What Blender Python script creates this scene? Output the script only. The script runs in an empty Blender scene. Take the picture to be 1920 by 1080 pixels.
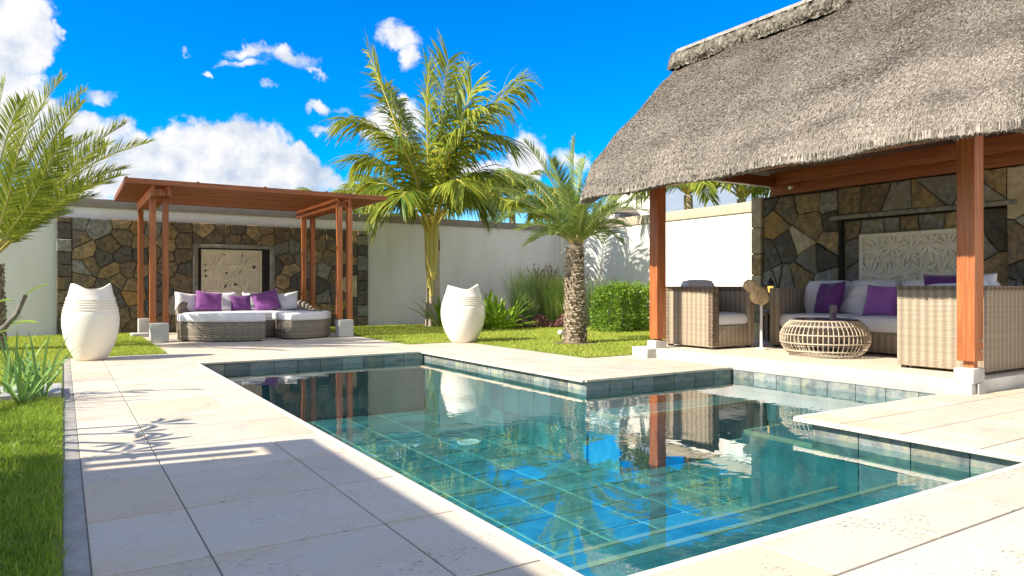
import bpy, bmesh, math, random
import numpy as np
from math import sin, cos, pi, radians, atan2, atan, sqrt, tan
from mathutils import Vector, Matrix
random.seed(7)
SC = bpy.context.scene
COL = SC.collection

# ------------------------------------------------------------------ camera, sky, sun, exposure
HEAD = atan(842 / 1330.0)
cam = bpy.data.cameras.new('camera'); camo = bpy.data.objects.new('camera', cam); COL.objects.link(camo)
camo.location = (0, 0, 1.0); camo.rotation_euler = (pi / 2, 0, -HEAD)
cam.sensor_width = 36; cam.lens = 1330 / 1920 * 36; cam.clip_start = .05; cam.clip_end = 2000
SC.camera = camo
SC.view_settings.view_transform = 'Standard'; SC.view_settings.look = 'None'
SC.view_settings.exposure = 0.96; SC.view_settings.gamma = 1; SC.view_settings.use_curve_mapping = False
EXPO = 2 ** 0.96
SUN_EL = radians(38); SUN_AZ = radians(-3)         # light travels towards +X, turned a little towards -Y
sd = Vector((cos(SUN_EL) * cos(SUN_AZ), cos(SUN_EL) * sin(SUN_AZ), -sin(SUN_EL)))
sl = bpy.data.lights.new('sun', 'SUN'); sl.energy = 4.6; sl.angle = radians(.5); sl.color = (1, .92, .78)
slo = bpy.data.objects.new('sun', sl); COL.objects.link(slo)
slo.rotation_euler = sd.to_track_quat('-Z', 'Y').to_euler()
SC.cycles.max_bounces = 10; SC.cycles.diffuse_bounces = 7; SC.cycles.transparent_max_bounces = 16
SC.cycles.caustics_reflective = False; SC.cycles.caustics_refractive = False
SC.cycles.use_denoising = True
SC.cycles.sample_clamp_indirect = 6

def nd(nt, t, **kw):
    n = nt.nodes.new(t)
    for k, v in kw.items():
        if k == 'inp':
            for a, b in v.items(): n.inputs[a].default_value = b
        else: setattr(n, k, v)
    return n
def mth(nt, op, a, b=None, c=None, clamp=False):
    n = nt.nodes.new('ShaderNodeMath'); n.operation = op; n.use_clamp = clamp
    for i, x in enumerate((a, b, c)):
        if x is None: continue
        if isinstance(x, (int, float)): n.inputs[i].default_value = x
        else: nt.links.new(x, n.inputs[i])
    return n.outputs[0]
def mixc(nt, f, a, b, mode='MIX'):
    n = nt.nodes.new('ShaderNodeMix'); n.data_type = 'RGBA'; n.blend_type = mode
    for s, x in ((n.inputs['Factor'], f), (n.inputs[6], a), (n.inputs[7], b)):
        if isinstance(x, (int, float)): s.default_value = x
        elif isinstance(x, (tuple, list)): s.default_value = tuple(x) + (1,) if len(x) == 3 else x
        else: nt.links.new(x, s)
    return n.outputs[2]

def build_world():
    W = bpy.data.worlds.new('World'); SC.world = W; W.use_nodes = True
    nt = W.node_tree; L = nt.links.new
    for n in list(nt.nodes): nt.nodes.remove(n)
    out = nd(nt, 'ShaderNodeOutputWorld'); bg = nd(nt, 'ShaderNodeBackground'); L(bg.outputs[0], out.inputs[0])
    sky = nd(nt, 'ShaderNodeTexSky', sky_type='NISHITA', sun_disc=False, sun_elevation=SUN_EL, sun_rotation=atan2(-sd.x, -sd.y),
             air_density=1.0, dust_density=0.3, ozone_density=3.0)
    hs = nd(nt, 'ShaderNodeHueSaturation', inp={'Saturation': 1.9, 'Value': .97, 'Hue': .512})
    L(sky.outputs[0], hs.inputs['Color'])
    bg.inputs[1].default_value = 0.135
    tc = nd(nt, 'ShaderNodeTexCoord'); D = tc.outputs['Generated']
    sx = nd(nt, 'ShaderNodeSeparateXYZ'); L(D, sx.inputs[0])
    az = mth(nt, 'ARCTAN2', sx.outputs[0], sx.outputs[1]); el = mth(nt, 'ARCSINE', sx.outputs[2])
    az0 = az
    for (sc_, am) in ((14.0, .075), (45.0, .030)):
        nw = nd(nt, 'ShaderNodeTexNoise', inp={'Scale': sc_, 'Detail': 5.0, 'Roughness': .6}); L(D, nw.inputs['Vector']); sw_ = nd(nt, 'ShaderNodeSeparateColor'); L(nw.outputs[1], sw_.inputs[0])
        az = mth(nt, 'ADD', az, mth(nt, 'MULTIPLY', mth(nt, 'SUBTRACT', sw_.outputs[0], .5), am)); el = mth(nt, 'ADD', el, mth(nt, 'MULTIPLY', mth(nt, 'SUBTRACT', sw_.outputs[1], .5), am))
    n1 = nd(nt, 'ShaderNodeTexNoise', inp={'Scale': 11.0, 'Detail': 9.0, 'Roughness': .6}); L(D, n1.inputs['Vector'])
    off = nd(nt, 'ShaderNodeVectorMath', operation='ADD'); L(D, off.inputs[0]); off.inputs[1].default_value = (-.014, -.002, .018)
    n2 = nd(nt, 'ShaderNodeTexNoise', inp={'Scale': 11.0, 'Detail': 6.0, 'Roughness': .55}); L(off.outputs[0], n2.inputs['Vector'])
    n3 = nd(nt, 'ShaderNodeTexNoise', inp={'Scale': 4.0, 'Detail': 2.0}); L(D, n3.inputs['Vector'])
    P = [(15, 50, 75, 80), (-10, 165, 110, 75), (50, 235, 110, 70), (180, 170, 34, 20), (205, 166, 16, 9), (130, 275, 120, 60), (235, 245, 40, 26),
         (310, 300, 110, 50), (375, 285, 90, 62), (455, 282, 75, 55), (500, 315, 100, 48), (575, 330, 50, 34), (260, 345, 200, 50), (430, 345, 230, 45),
         (475, 95, 36, 13), (545, 112, 50, 18), (465, 120, 40, 9), (590, 128, 30, 6), (740, 72, 42, 24), (768, 110, 18, 32), (600, 192, 26, 15),
         (640, 200, 18, 9), (612, 234, 28, 13), (735, 225, 60, 45), (985, 300, 48, 50), (1070, 300, 34, 24), (1200, 385, 90, 16), (395, 122, 9, 5), (497, 175, 12, 8),
         (350, 88, 8, 4), (95, 60, 12, 14), (900, 330, 90, 30), (640, 350, 90, 20)]
    m = None
    for (u, v, rx, ry) in P:
        a0 = HEAD + atan((u - 960) / 1330.0); k = sqrt(1330 ** 2 + (u - 960) ** 2); e0 = atan((540 - v) / k)
        ra = rx * 1330.0 / k ** 2 * 1.12; re = ry / k * 1.12
        x = mth(nt, 'MULTIPLY', mth(nt, 'SUBTRACT', az, a0), 1 / ra)
        y = mth(nt, 'MULTIPLY', mth(nt, 'SUBTRACT', el, e0), 1 / re)
        q = mth(nt, 'MULTIPLY', mth(nt, 'SUBTRACT', 1.0, mth(nt, 'ADD', mth(nt, 'MULTIPLY', x, x), mth(nt, 'MULTIPLY', y, y))), min(2.6, .45 + min(rx, ry) / 28.0))
        m = q if m is None else mth(nt, 'SMOOTH_MAX', m, q, .12)
    # rest of the sky: added unseen clouds outside the view, thickened for whiter fill light
    inv = mth(nt, 'ABSOLUTE', mth(nt, 'SUBTRACT', az0, HEAD))
    gate = mth(nt, 'MULTIPLY', mth(nt, 'SUBTRACT', inv, .68), 4.0, clamp=True)
    n4 = nd(nt, 'ShaderNodeTexNoise', inp={'Scale': 2.6, 'Detail': 3.0, 'Roughness': .5}); L(D, n4.inputs['Vector'])
    g = mth(nt, 'MULTIPLY', mth(nt, 'SUBTRACT', n4.outputs[0], .40), 9.0)
    g = mth(nt, 'SUBTRACT', mth(nt, 'MULTIPLY', mth(nt, 'ADD', g, 1.0), gate), 1.0)
    m = mth(nt, 'MAXIMUM', mth(nt, 'MAXIMUM', m, -2.0), g)
    dens = mth(nt, 'ADD', m, mth(nt, 'MULTIPLY', mth(nt, 'SUBTRACT', n1.outputs[0], .5), 3.0))
    mask = mth(nt, 'SMOOTHSTEP' if False else 'MULTIPLY', mth(nt, 'SUBTRACT', dens, -.12), .72, clamp=True)
    mr = nd(nt, 'ShaderNodeMapRange', interpolation_type='SMOOTHERSTEP'); L(mask, mr.inputs[0])
    mask = mth(nt, 'MULTIPLY', mr.outputs[0], mth(nt, 'GREATER_THAN', sx.outputs[2], -.02))
    rel = mth(nt, 'MULTIPLY', mth(nt, 'SUBTRACT', n1.outputs[0], n2.outputs[0]), 4.6)
    sh = mth(nt, 'ADD', mth(nt, 'ADD', rel, .76), mth(nt, 'MULTIPLY', mth(nt, 'SUBTRACT', n3.outputs[0], .5), 1.0), clamp=True)
    c = 1 / .135 / EXPO
    cc = mixc(nt, sh, (.50 * c, .62 * c, .80 * c), (1.0 * c, 1.0 * c, 1.02 * c))
    L(mixc(nt, mask, hs.outputs[0], cc), bg.inputs[0])
build_world()

# ------------------------------------------------------------------ tags and helpers
def tag(o, label=None, cat=None, group=None, kind=None):
    if label: o['label'] = label
    if cat: o['category'] = cat
    if group: o['group'] = group
    if kind: o['kind'] = kind
    return o
def thing(name, loc, label, cat, group=None):
    o = bpy.data.objects.new(name, None); COL.objects.link(o); o.location = loc; o.empty_display_size = .2
    return tag(o, label, cat, group)
def root_off(p):
    v = Vector((0, 0, 0))
    while p is not None:
        v += Vector(p.location); p = p.parent
    return v
def link(name, me, mat, parent=None):
    o = bpy.data.objects.new(name, me); COL.objects.link(o)
    if mat is not None and len(me.materials) == 0:
        for x in (mat if isinstance(mat, (list, tuple)) else [mat]): me.materials.append(x)
    if parent is not None: o.parent = parent
    return o
def dup(root, loc, rz=0, label=None):
    r = root.copy(); COL.objects.link(r); r.location = loc; r.rotation_euler = (0, 0, rz)
    if label: r['label'] = label
    for ch in list(root.children):
        c = ch.copy(); COL.objects.link(c); c.parent = r
        for g in ch.children:
            d = g.copy(); COL.objects.link(d); d.parent = c
    return r

class MB:
    def __init__(s): s.v = []; s.f = []
    def add(s, vs, fs):
        n = len(s.v); s.v += [tuple(x) for x in vs]; s.f += [tuple(i + n for i in f) for f in fs]
    def box(s, x0, x1, y0, y1, z0, z1):
        s.add([(x0, y0, z0), (x1, y0, z0), (x1, y1, z0), (x0, y1, z0), (x0, y0, z1), (x1, y0, z1), (x1, y1, z1), (x0, y1, z1)],
              [(0, 3, 2, 1), (4, 5, 6, 7), (0, 1, 5, 4), (1, 2, 6, 5), (2, 3, 7, 6), (3, 0, 4, 7)])
    def obox(s, c, ax, ay, az):
        c, ax, ay, az = map(Vector, (c, ax, ay, az)); vs = []
        for k in (-1, 1):
            for (i, j) in ((-1, -1), (1, -1), (1, 1), (-1, 1)): vs.append(c + ax * i + ay * j + az * k)
        s.add(vs, [(0, 3, 2, 1), (4, 5, 6, 7), (0, 1, 5, 4), (1, 2, 6, 5), (2, 3, 7, 6), (3, 0, 4, 7)])
    def tube(s, pts, rad, n=8, cap=True):
        pts = [Vector(p) for p in pts]; vs = []; fs = []
        for i, p in enumerate(pts):
            t = (pts[min(i + 1, len(pts) - 1)] - pts[max(i - 1, 0)]).normalized()
            a = t.cross(Vector((0, 0, 1)) if abs(t.z) < .9 else Vector((0, 1, 0))).normalized(); b = t.cross(a)
            r = rad[i] if isinstance(rad, (list, tuple)) else rad
            for k in range(n):
                q = 2 * pi * k / n; vs.append(p + a * (r * cos(q)) + b * (r * sin(q)))
        for i in range(len(pts) - 1):
            for k in range(n):
                fs.append((i * n + k, i * n + (k + 1) % n, (i + 1) * n + (k + 1) % n, (i + 1) * n + k))
        if cap: fs.append(tuple(range(n))[::-1]); fs.append(tuple((len(pts) - 1) * n + k for k in range(n)))
        s.add(vs, fs)
    def lathe(s, prof, n=32, c=(0, 0, 0), close=True, sx=1, sy=1):
        vs = []; fs = []
        for (r, z) in prof:
            for k in range(n): q = 2 * pi * k / n; vs.append((c[0] + r * cos(q) * sx, c[1] + r * sin(q) * sy, c[2] + z))
        for i in range(len(prof) - 1):
            for k in range(n): fs.append((i * n + k, i * n + (k + 1) % n, (i + 1) * n + (k + 1) % n, (i + 1) * n + k))
        if close: fs.append(tuple(range(n))[::-1]); fs.append(tuple((len(prof) - 1) * n + k for k in range(n)))
        s.add(vs, fs)
    def prism(s, poly, z0, z1, axis='z'):
        n = len(poly)
        def P(x, y, z): return (x, y, z) if axis == 'z' else ((x, z, y) if axis == 'y' else (z, x, y))
        s.add([P(x, y, z0) for x, y in poly] + [P(x, y, z1) for x, y in poly],
              [tuple(range(n))[::-1], tuple(range(n, 2 * n))] + [(i, (i + 1) % n, n + (i + 1) % n, n + i) for i in range(n)])
    def build(s, name, mat, parent=None, world=True, bevel=0, seg=2, smooth=False, sub=0, label=None, fixn=True):
        off = root_off(parent) if (world and parent is not None) else Vector((0, 0, 0))
        me = bpy.data.meshes.new(name)
        me.from_pydata([(x - off.x, y - off.y, z - off.z) for x, y, z in s.v], [], s.f)
        if bevel or fixn:
            bm = bmesh.new(); bm.from_mesh(me)
            if fixn: bmesh.ops.recalc_face_normals(bm, faces=bm.faces)
            if bevel:
                es = [e for e in bm.edges if len(e.link_faces) == 2 and e.calc_face_angle() > .5]
                bmesh.ops.bevel(bm, geom=es, offset=bevel, segments=seg, affect='EDGES', profile=.6)
            bm.to_mesh(me); bm.free()
        if smooth or bevel:
            me.polygons.foreach_set('use_smooth', [True] * len(me.polygons))
            if hasattr(me, 'set_sharp_from_angle') and not sub: me.set_sharp_from_angle(angle=radians(50 if bevel else 60))
        o = link(name, me, mat, parent)
        if label: o['label'] = label
        return o
def fast(name, V, F, mat, parent=None, smooth=False):
    off = root_off(parent); V = np.asarray(V, dtype=np.float32) - np.array(off, dtype=np.float32)
    me = bpy.data.meshes.new(name); F = np.asarray(F, dtype=np.int32); k = F.shape[1]
    me.vertices.add(len(V)); me.vertices.foreach_set('co', V.ravel())
    me.loops.add(F.size); me.loops.foreach_set('vertex_index', F.ravel())
    me.polygons.add(len(F)); me.polygons.foreach_set('loop_start', np.arange(len(F), dtype=np.int32) * k)
    me.update(calc_edges=True); me.validate()
    if smooth: me.polygons.foreach_set('use_smooth', [True] * len(me.polygons))
    return link(name, me, mat, parent)

# ------------------------------------------------------------------ materials
def newmat(name):
    m = bpy.data.materials.new(name); m.use_nodes = True; nt = m.node_tree
    return m, nt, nt.nodes['Principled BSDF']
def mat(name, col, col2=None, scale=6., rough=.7, bump=0., bscale=40., rnd=0., detail=5., stretch=None, spec=.4, thr=None, metallic=0, col3=None, s3=1.5, sheen=0):
    """noise mottled colour on world position + bump; rnd = brightness spread from object to object"""
    m, nt, b = newmat(name); L = nt.links.new
    geo = nd(nt, 'ShaderNodeNewGeometry'); oi = nd(nt, 'ShaderNodeObjectInfo')
    vec = geo.outputs['Position']
    if stretch:
        mp = nd(nt, 'ShaderNodeMapping'); mp.inputs['Scale'].default_value = stretch; L(vec, mp.inputs[0]); vec = mp.outputs[0]
    va = nd(nt, 'ShaderNodeVectorMath', operation='ADD'); L(vec, va.inputs[0])
    if rnd:
        cb = nd(nt, 'ShaderNodeCombineXYZ'); q = mth(nt, 'MULTIPLY', oi.outputs['Random'], 37.0); L(q, cb.inputs[0]); L(q, cb.inputs[2]); L(cb.outputs[0], va.inputs[1])
    vec = va.outputs[0]
    n = nd(nt, 'ShaderNodeTexNoise', inp={'Scale': scale, 'Detail': detail, 'Roughness': .62}); L(vec, n.inputs['Vector'])
    f = n.outputs[0]
    lo, hi = thr or (.32, .68)
    mr = nd(nt, 'ShaderNodeMapRange'); mr.inputs[1].default_value = lo; mr.inputs[2].default_value = hi; L(f, mr.inputs[0])
    c = mixc(nt, mr.outputs[0], col, col2 or tuple(x * .75 for x in col))
    if col3:
        n3 = nd(nt, 'ShaderNodeTexNoise', inp={'Scale': s3, 'Detail': 4.0}); L(vec, n3.inputs['Vector'])
        mr3 = nd(nt, 'ShaderNodeMapRange'); mr3.inputs[1].default_value = .48; mr3.inputs[2].default_value = .68; L(n3.outputs[0], mr3.inputs[0])
        c = mixc(nt, mr3.outputs[0], c, col3)
    if rnd:
        hs = nd(nt, 'ShaderNodeHueSaturation'); L(c, hs.inputs['Color'])
        L(mth(nt, 'ADD', mth(nt, 'MULTIPLY', oi.outputs['Random'], 2 * rnd), 1 - rnd), hs.inputs['Value']); c = hs.outputs[0]
    L(c, b.inputs['Base Color']); b.inputs['Roughness'].default_value = rough
    b.inputs['Specular IOR Level'].default_value = spec; b.inputs['Metallic'].default_value = metallic
    if sheen: b.inputs['Sheen Weight'].default_value = sheen
    if bump:
        nb = nd(nt, 'ShaderNodeTexNoise', inp={'Scale': bscale, 'Detail': 6.0, 'Roughness': .65}); L(vec, nb.inputs['Vector'])
        bp = nd(nt, 'ShaderNodeBump', inp={'Strength': min(bump, 1.), 'Distance': .012}); L(nb.outputs[0], bp.inputs['Height']); L(bp.outputs[0], b.inputs['Normal'])
    return m
def leafmat(name, c1, c2, rough=.45, trans=.35, tc=None, hue=.03, val=.5):
    m, nt, b = newmat(name); L = nt.links.new
    geo = nd(nt, 'ShaderNodeNewGeometry')
    c = mixc(nt, geo.outputs['Random Per Island'], c1, c2)
    n = nd(nt, 'ShaderNodeTexNoise', inp={'Scale': 1.7, 'Detail': 3.0}); L(geo.outputs['Position'], n.inputs['Vector'])
    hs = nd(nt, 'ShaderNodeHueSaturation'); L(c, hs.inputs['Color'])
    L(mth(nt, 'ADD', mth(nt, 'MULTIPLY', n.outputs[0], val * 2), 1 - val), hs.inputs['Value'])
    L(hs.outputs[0], b.inputs['Base Color']); b.inputs['Roughness'].default_value = rough; b.inputs['Specular IOR Level'].default_value = .35
    tr = nd(nt, 'ShaderNodeBsdfTranslucent'); mx = nd(nt, 'ShaderNodeMixShader'); mx.inputs[0].default_value = trans
    if tc: L(mixc(nt, .55, hs.outputs[0], tc), tr.inputs[0])
    else: L(hs.outputs[0], tr.inputs[0])
    o = nt.nodes['Material Output']; L(b.outputs[0], mx.inputs[1]); L(tr.outputs[0], mx.inputs[2]); L(mx.outputs[0], o.inputs[0])
    return m
def woodmat(name, c1, c2, axis='z', rough=.42, gs=1.0, rnd=.14):
    st = {'z': (22 * gs, 22 * gs, 1.2 * gs), 'x': (1.2 * gs, 22 * gs, 22 * gs), 'y': (22 * gs, 1.2 * gs, 22 * gs)}[axis]
    return mat(name, c1, c2, scale=1.6, rough=rough, bump=.25, bscale=3., stretch=st, rnd=rnd, spec=.5, detail=4)
def wickermat(name, c1, c2, c3, hs_=.03, vs_=.016, colamp=.30):
    """woven cane: upright stakes with strands passing in front and behind; h runs along the face, v is height"""
    m, nt, b = newmat(name); L = nt.links.new
    geo = nd(nt, 'ShaderNodeNewGeometry'); s = nd(nt, 'ShaderNodeSeparateXYZ'); L(geo.outputs['Position'], s.inputs[0])
    h = mth(nt, 'ADD', s.outputs[0], s.outputs[1]); z = s.outputs[2]
    hc = mth(nt, 'MULTIPLY', h, 1 / hs_); vc = mth(nt, 'MULTIPLY', z, 1 / vs_)
    par = mth(nt, 'MULTIPLY', mth(nt, 'MODULO', mth(nt, 'FLOOR', mth(nt, 'ADD', vc, 500.0)), 2.0), pi)
    strand = mth(nt, 'ADD', mth(nt, 'MULTIPLY', mth(nt, 'SINE', mth(nt, 'ADD', mth(nt, 'MULTIPLY', hc, pi), par)), .5), .5)
    rowp = mth(nt, 'ABSOLUTE', mth(nt, 'SINE', mth(nt, 'MULTIPLY', vc, pi)))
    hgt = mth(nt, 'MULTIPLY', mth(nt, 'POWER', rowp, .5), mth(nt, 'ADD', mth(nt, 'MULTIPLY', strand, .75), .25))
    n = nd(nt, 'ShaderNodeTexNoise', inp={'Scale': 30.0, 'Detail': 3.0}); L(geo.outputs['Position'], n.inputs['Vector'])
    wn = nd(nt, 'ShaderNodeTexWhiteNoise', noise_dimensions='1D'); L(mth(nt, 'FLOOR', vc), wn.inputs['W'])
    base = mixc(nt, wn.outputs[0], c1, c2)
    base = mixc(nt, mth(nt, 'MULTIPLY', n.outputs[0], .6), base, c2)
    col_ = mth(nt, 'ADD', mth(nt, 'MULTIPLY', mth(nt, 'SINE', mth(nt, 'MULTIPLY', h, 2 * pi / .088)), colamp), .95 - colamp, clamp=True)
    c = mixc(nt, mth(nt, 'MULTIPLY', mth(nt, 'MULTIPLY', mth(nt, 'ADD', hgt, .25), 1.0, clamp=True), col_), c3, base)
    L(c, b.inputs['Base Color']); b.inputs['Roughness'].default_value = .55; b.inputs['Specular IOR Level'].default_value = .35
    bp = nd(nt, 'ShaderNodeBump', inp={'Strength': .9, 'Distance': .006}); L(hgt, bp.inputs['Height']); L(bp.outputs[0], b.inputs['Normal'])
    return m

def tilemat(name, c1, c2, c3, rnd=.08, pits=True, rough=.7):
    """travertine paving: cloudy bands, fine pits and a brightness of its own per slab"""
    m, nt, b = newmat(name); L = nt.links.new
    geo = nd(nt, 'ShaderNodeNewGeometry'); oi = nd(nt, 'ShaderNodeObjectInfo')
    cb = nd(nt, 'ShaderNodeCombineXYZ'); q = mth(nt, 'MULTIPLY', oi.outputs['Random'], 41.0); L(q, cb.inputs[0]); L(q, cb.inputs[1])
    va = nd(nt, 'ShaderNodeVectorMath', operation='ADD'); L(geo.outputs['Position'], va.inputs[0]); L(cb.outputs[0], va.inputs[1])
    mp = nd(nt, 'ShaderNodeMapping'); mp.inputs['Scale'].default_value = (1.0, 3.4, 1); L(va.outputs[0], mp.inputs[0])
    n = nd(nt, 'ShaderNodeTexNoise', inp={'Scale': 2.2, 'Detail': 7.0, 'Roughness': .6}); L(mp.outputs[0], n.inputs['Vector'])
    c = mixc(nt, n.outputs[0], c1, c2)
    nf = nd(nt, 'ShaderNodeTexNoise', inp={'Scale': 16.0, 'Detail': 6.0, 'Roughness': .7}); L(mp.outputs[0], nf.inputs['Vector'])
    c = mixc(nt, mth(nt, 'MULTIPLY', mth(nt, 'SUBTRACT', nf.outputs[0], .46), 1.6, clamp=True), c, tuple(v * .72 for v in c1))
    n2 = nd(nt, 'ShaderNodeTexNoise', inp={'Scale': 1.1, 'Detail': 4.0}); L(mp.outputs[0], n2.inputs['Vector'])
    mr = nd(nt, 'ShaderNodeMapRange'); mr.inputs[1].default_value = .48; mr.inputs[2].default_value = .72; L(n2.outputs[0], mr.inputs[0])
    c = mixc(nt, mth(nt, 'MULTIPLY', mr.outputs[0], .8), c, c3)
    wn = nd(nt, 'ShaderNodeTexWhiteNoise', noise_dimensions='1D'); L(mth(nt, 'MULTIPLY', oi.outputs['Random'], 913.0), wn.inputs['W'])
    odd = mth(nt, 'GREATER_THAN', wn.outputs[0], .86)
    c = mixc(nt, mth(nt, 'MULTIPLY', odd, .55), c, c3)
    hs = nd(nt, 'ShaderNodeHueSaturation'); L(c, hs.inputs['Color'])
    L(mth(nt, 'ADD', mth(nt, 'MULTIPLY', oi.outputs['Random'], 2 * rnd), 1 - rnd), hs.inputs['Value']); c = hs.outputs[0]
    b.inputs['Roughness'].default_value = rough; b.inputs['Specular IOR Level'].default_value = .3
    if pits:
        mp2 = nd(nt, 'ShaderNodeMapping'); mp2.inputs['Scale'].default_value = (1.0, 2.4, 1); L(geo.outputs['Position'], mp2.inputs[0])
        n5 = nd(nt, 'ShaderNodeTexNoise', inp={'Scale': 34.0, 'Detail': 3.0, 'Roughness': .7}); L(mp2.outputs[0], n5.inputs['Vector'])
        n6 = nd(nt, 'ShaderNodeTexNoise', inp={'Scale': 3.2, 'Detail': 2.0}); L(geo.outputs['Position'], n6.inputs['Vector'])
        pt = mth(nt, 'SUBTRACT', mth(nt, 'MULTIPLY', n5.outputs[0], mth(nt, 'ADD', mth(nt, 'MULTIPLY', n6.outputs[0], .8), .6)), .645)
        pt = mth(nt, 'MULTIPLY', pt, 22.0, clamp=True)
        c = mixc(nt, mth(nt, 'MULTIPLY', pt, .75), c, (.16, .14, .12))
        bp = nd(nt, 'ShaderNodeBump', inp={'Strength': .6, 'Distance': .004}); bp.invert = True; L(pt, bp.inputs['Height']); L(bp.outputs[0], b.inputs['Normal'])
    L(c, b.inputs['Base Color'])
    return m

M = {}
M['tile'] = tilemat('travertine', (.57, .50, .40), (.63, .575, .48), (.58, .46, .32))
M['coping'] = tilemat('coping_stone', (.74, .66, .54), (.78, .70, .58), (.72, .56, .42), rnd=.04)
M['kerb'] = mat('kerb_concrete', (.30, .28, .25), (.44, .41, .36), scale=8, rough=.85, bump=.4, bscale=60)
M['joint'] = mat('joint_mortar', (.15, .13, .11), (.20, .18, .15), scale=20, rough=.9)
M['concrete'] = mat('grey_concrete', (.50, .49, .46), (.40, .40, .38), scale=3.5, rough=.85, bump=.25, bscale=50, col3=(.56, .54, .50))
M['platfloor'] = mat('screed_floor', (.64, .55, .43), (.70, .62, .50), scale=2.2, rough=.7, bump=.1)
M['render'] = mat('white_render', (.84, .81, .75), (.79, .765, .71), scale=1.2, rough=.9, bump=.18, bscale=90)
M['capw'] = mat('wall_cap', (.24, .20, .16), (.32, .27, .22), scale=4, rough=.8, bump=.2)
M['mortar'] = mat('dark_mortar', (.035, .032, .028), (.07, .065, .055), scale=12, rough=.95)
M['soil'] = mat('soil', (.10, .065, .04), (.20, .14, .09), scale=30, rough=.95, bump=.8, bscale=50)
M['lawn'] = mat('lawn_ground', (.12, .18, .02), (.20, .26, .04), scale=9, rough=.95, bump=.8, bscale=60, col3=(.20, .19, .06), s3=3)
M['vase'] = mat('white_ceramic', (.84, .79, .71), (.80, .74, .65), scale=3, rough=.38, bump=.03, bscale=30, spec=.5)
M['wood'] = woodmat('red_timber', (.50, .165, .050), (.28, .078, .024), 'z')
M['woodx'] = woodmat('red_timber_x', (.42, .135, .045), (.23, .062, .020), 'x', rough=.5, rnd=.45)
M['woody'] = woodmat('red_timber_y', (.38, .12, .038), (.20, .055, .018), 'y', rough=.5)
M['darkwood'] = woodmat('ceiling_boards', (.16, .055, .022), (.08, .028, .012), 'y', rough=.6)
M['thatch'] = mat('thatch_base', (.25, .215, .175), (.13, .11, .09), scale=3, rough=.95, bump=1., bscale=9., stretch=(9, 9, 3))
M['straw'] = leafmat('straw', (.52, .46, .39), (.17, .145, .12), rough=.8, trans=.05, val=.42)
M['ridge'] = mat('ridge_binding', (.20, .17, .13), (.04, .036, .03), scale=16, rough=.95, bump=1., bscale=30, col3=(.30, .27, .22), s3=14)
M['cement'] = mat('ridge_cement', (.36, .33, .29), (.22, .20, .18), scale=8, rough=.9, bump=.3)
M['cushion'] = mat('white_cushion', (.76, .75, .77), (.70, .69, .72), scale=3, rough=.9, bump=.12, bscale=14, sheen=.3)
M['piping'] = mat('cushion_piping', (.30, .27, .24), rough=.8)
M['purple'] = mat('purple_cloth', (.23, .06, .26), (.17, .04, .20), scale=5, rough=.75, bump=.15, bscale=20, sheen=.3)
M['lilac'] = mat('lilac_cloth', (.36, .13, .44), (.29, .09, .36), scale=5, rough=.75, bump=.15, bscale=20, sheen=.3)
M['dpurple'] = mat('dark_purple_cloth', (.13, .025, .17), (.09, .015, .125), scale=5, rough=.75, bump=.15, bscale=20, sheen=.3)
M['wick'] = wickermat('brown_wicker', (.66, .565, .43), (.46, .38, .28), (.20, .15, .10), hs_=.022, vs_=.013)
M['wickb'] = wickermat('wicker_border', (.36, .27, .19), (.24, .18, .12), (.06, .042, .028), hs_=.02, vs_=.05)
M['wickg'] = wickermat('grey_wicker', (.44, .38, .30), (.26, .22, .17), (.06, .05, .04), hs_=.035, vs_=.022, colamp=.08)
M['rattan'] = mat('pale_rattan', (.56, .48, .37), (.40, .33, .24), scale=14, rough=.5, spec=.4)
M['rattand'] = mat('dark_inner', (.05, .035, .03), (.09, .06, .05), scale=10, rough=.8)
M['carve'] = mat('carved_sandstone', (.80, .71, .56), (.70, .61, .47), scale=7, rough=.85, bump=.3, bscale=60)
M['carvew'] = mat('carved_limestone', (.84, .79, .69), (.77, .71, .60), scale=7, rough=.85, bump=.3, bscale=60)
M['black'] = mat('black_iron', (.012, .013, .018), (.025, .026, .03), scale=12, rough=.4, spec=.6)
M['slateblue'] = mat('blue_iron', (.05, .07, .10), (.09, .11, .14), scale=12, rough=.35, spec=.6)
M['drift'] = mat('driftwood', (.88, .64, .36), (.50, .32, .15), scale=9, rough=.7, bump=.8, bscale=9, stretch=(1, 3, 1))
M['tabletop'] = mat('side_table_wood', (.30, .22, .15), (.20, .14, .10), scale=8, rough=.6)
M['whitepaint'] = mat('white_paint', (.80, .78, .74), rough=.5)
M['bolt'] = mat('steel_bolt', (.6, .58, .55), rough=.3, metallic=1)
M['trunkc'] = mat('coconut_bark', (.60, .53, .43), (.32, .27, .20), scale=3, rough=.9, bump=.8, bscale=10, stretch=(2, 2, 14), col3=(.50, .34, .10), s3=2.2)
M['trunkd'] = mat('date_bark', (.34, .27, .20), (.19, .145, .10), scale=8, rough=.95, bump=.9, bscale=30)
M['scale'] = mat('date_bark_scale', (.44, .36, .27), (.22, .17, .12), scale=14, rough=.9, bump=.8, bscale=30, rnd=.22)
M['fiber'] = mat('palm_fibre', (.16, .11, .07), (.08, .055, .035), scale=20, rough=.95, bump=.8)
M['cocoleaf'] = leafmat('coconut_leaf', (.44, .45, .05), (.07, .16, .025), rough=.38, trans=.4, tc=(.42, .42, .04), val=.35)
M['cocorib'] = mat('coconut_midrib', (.62, .47, .10), (.50, .42, .12), scale=4, rough=.5)
M['dateleaf'] = leafmat('date_leaf', (.38, .46, .13), (.12, .21, .06), rough=.38, trans=.35, tc=(.30, .38, .06), val=.35)
M['dateleafy'] = leafmat('date_leaf_light', (.44, .46, .06), (.06, .13, .025), rough=.38, trans=.25, tc=(.45, .48, .08), val=.3)
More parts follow.
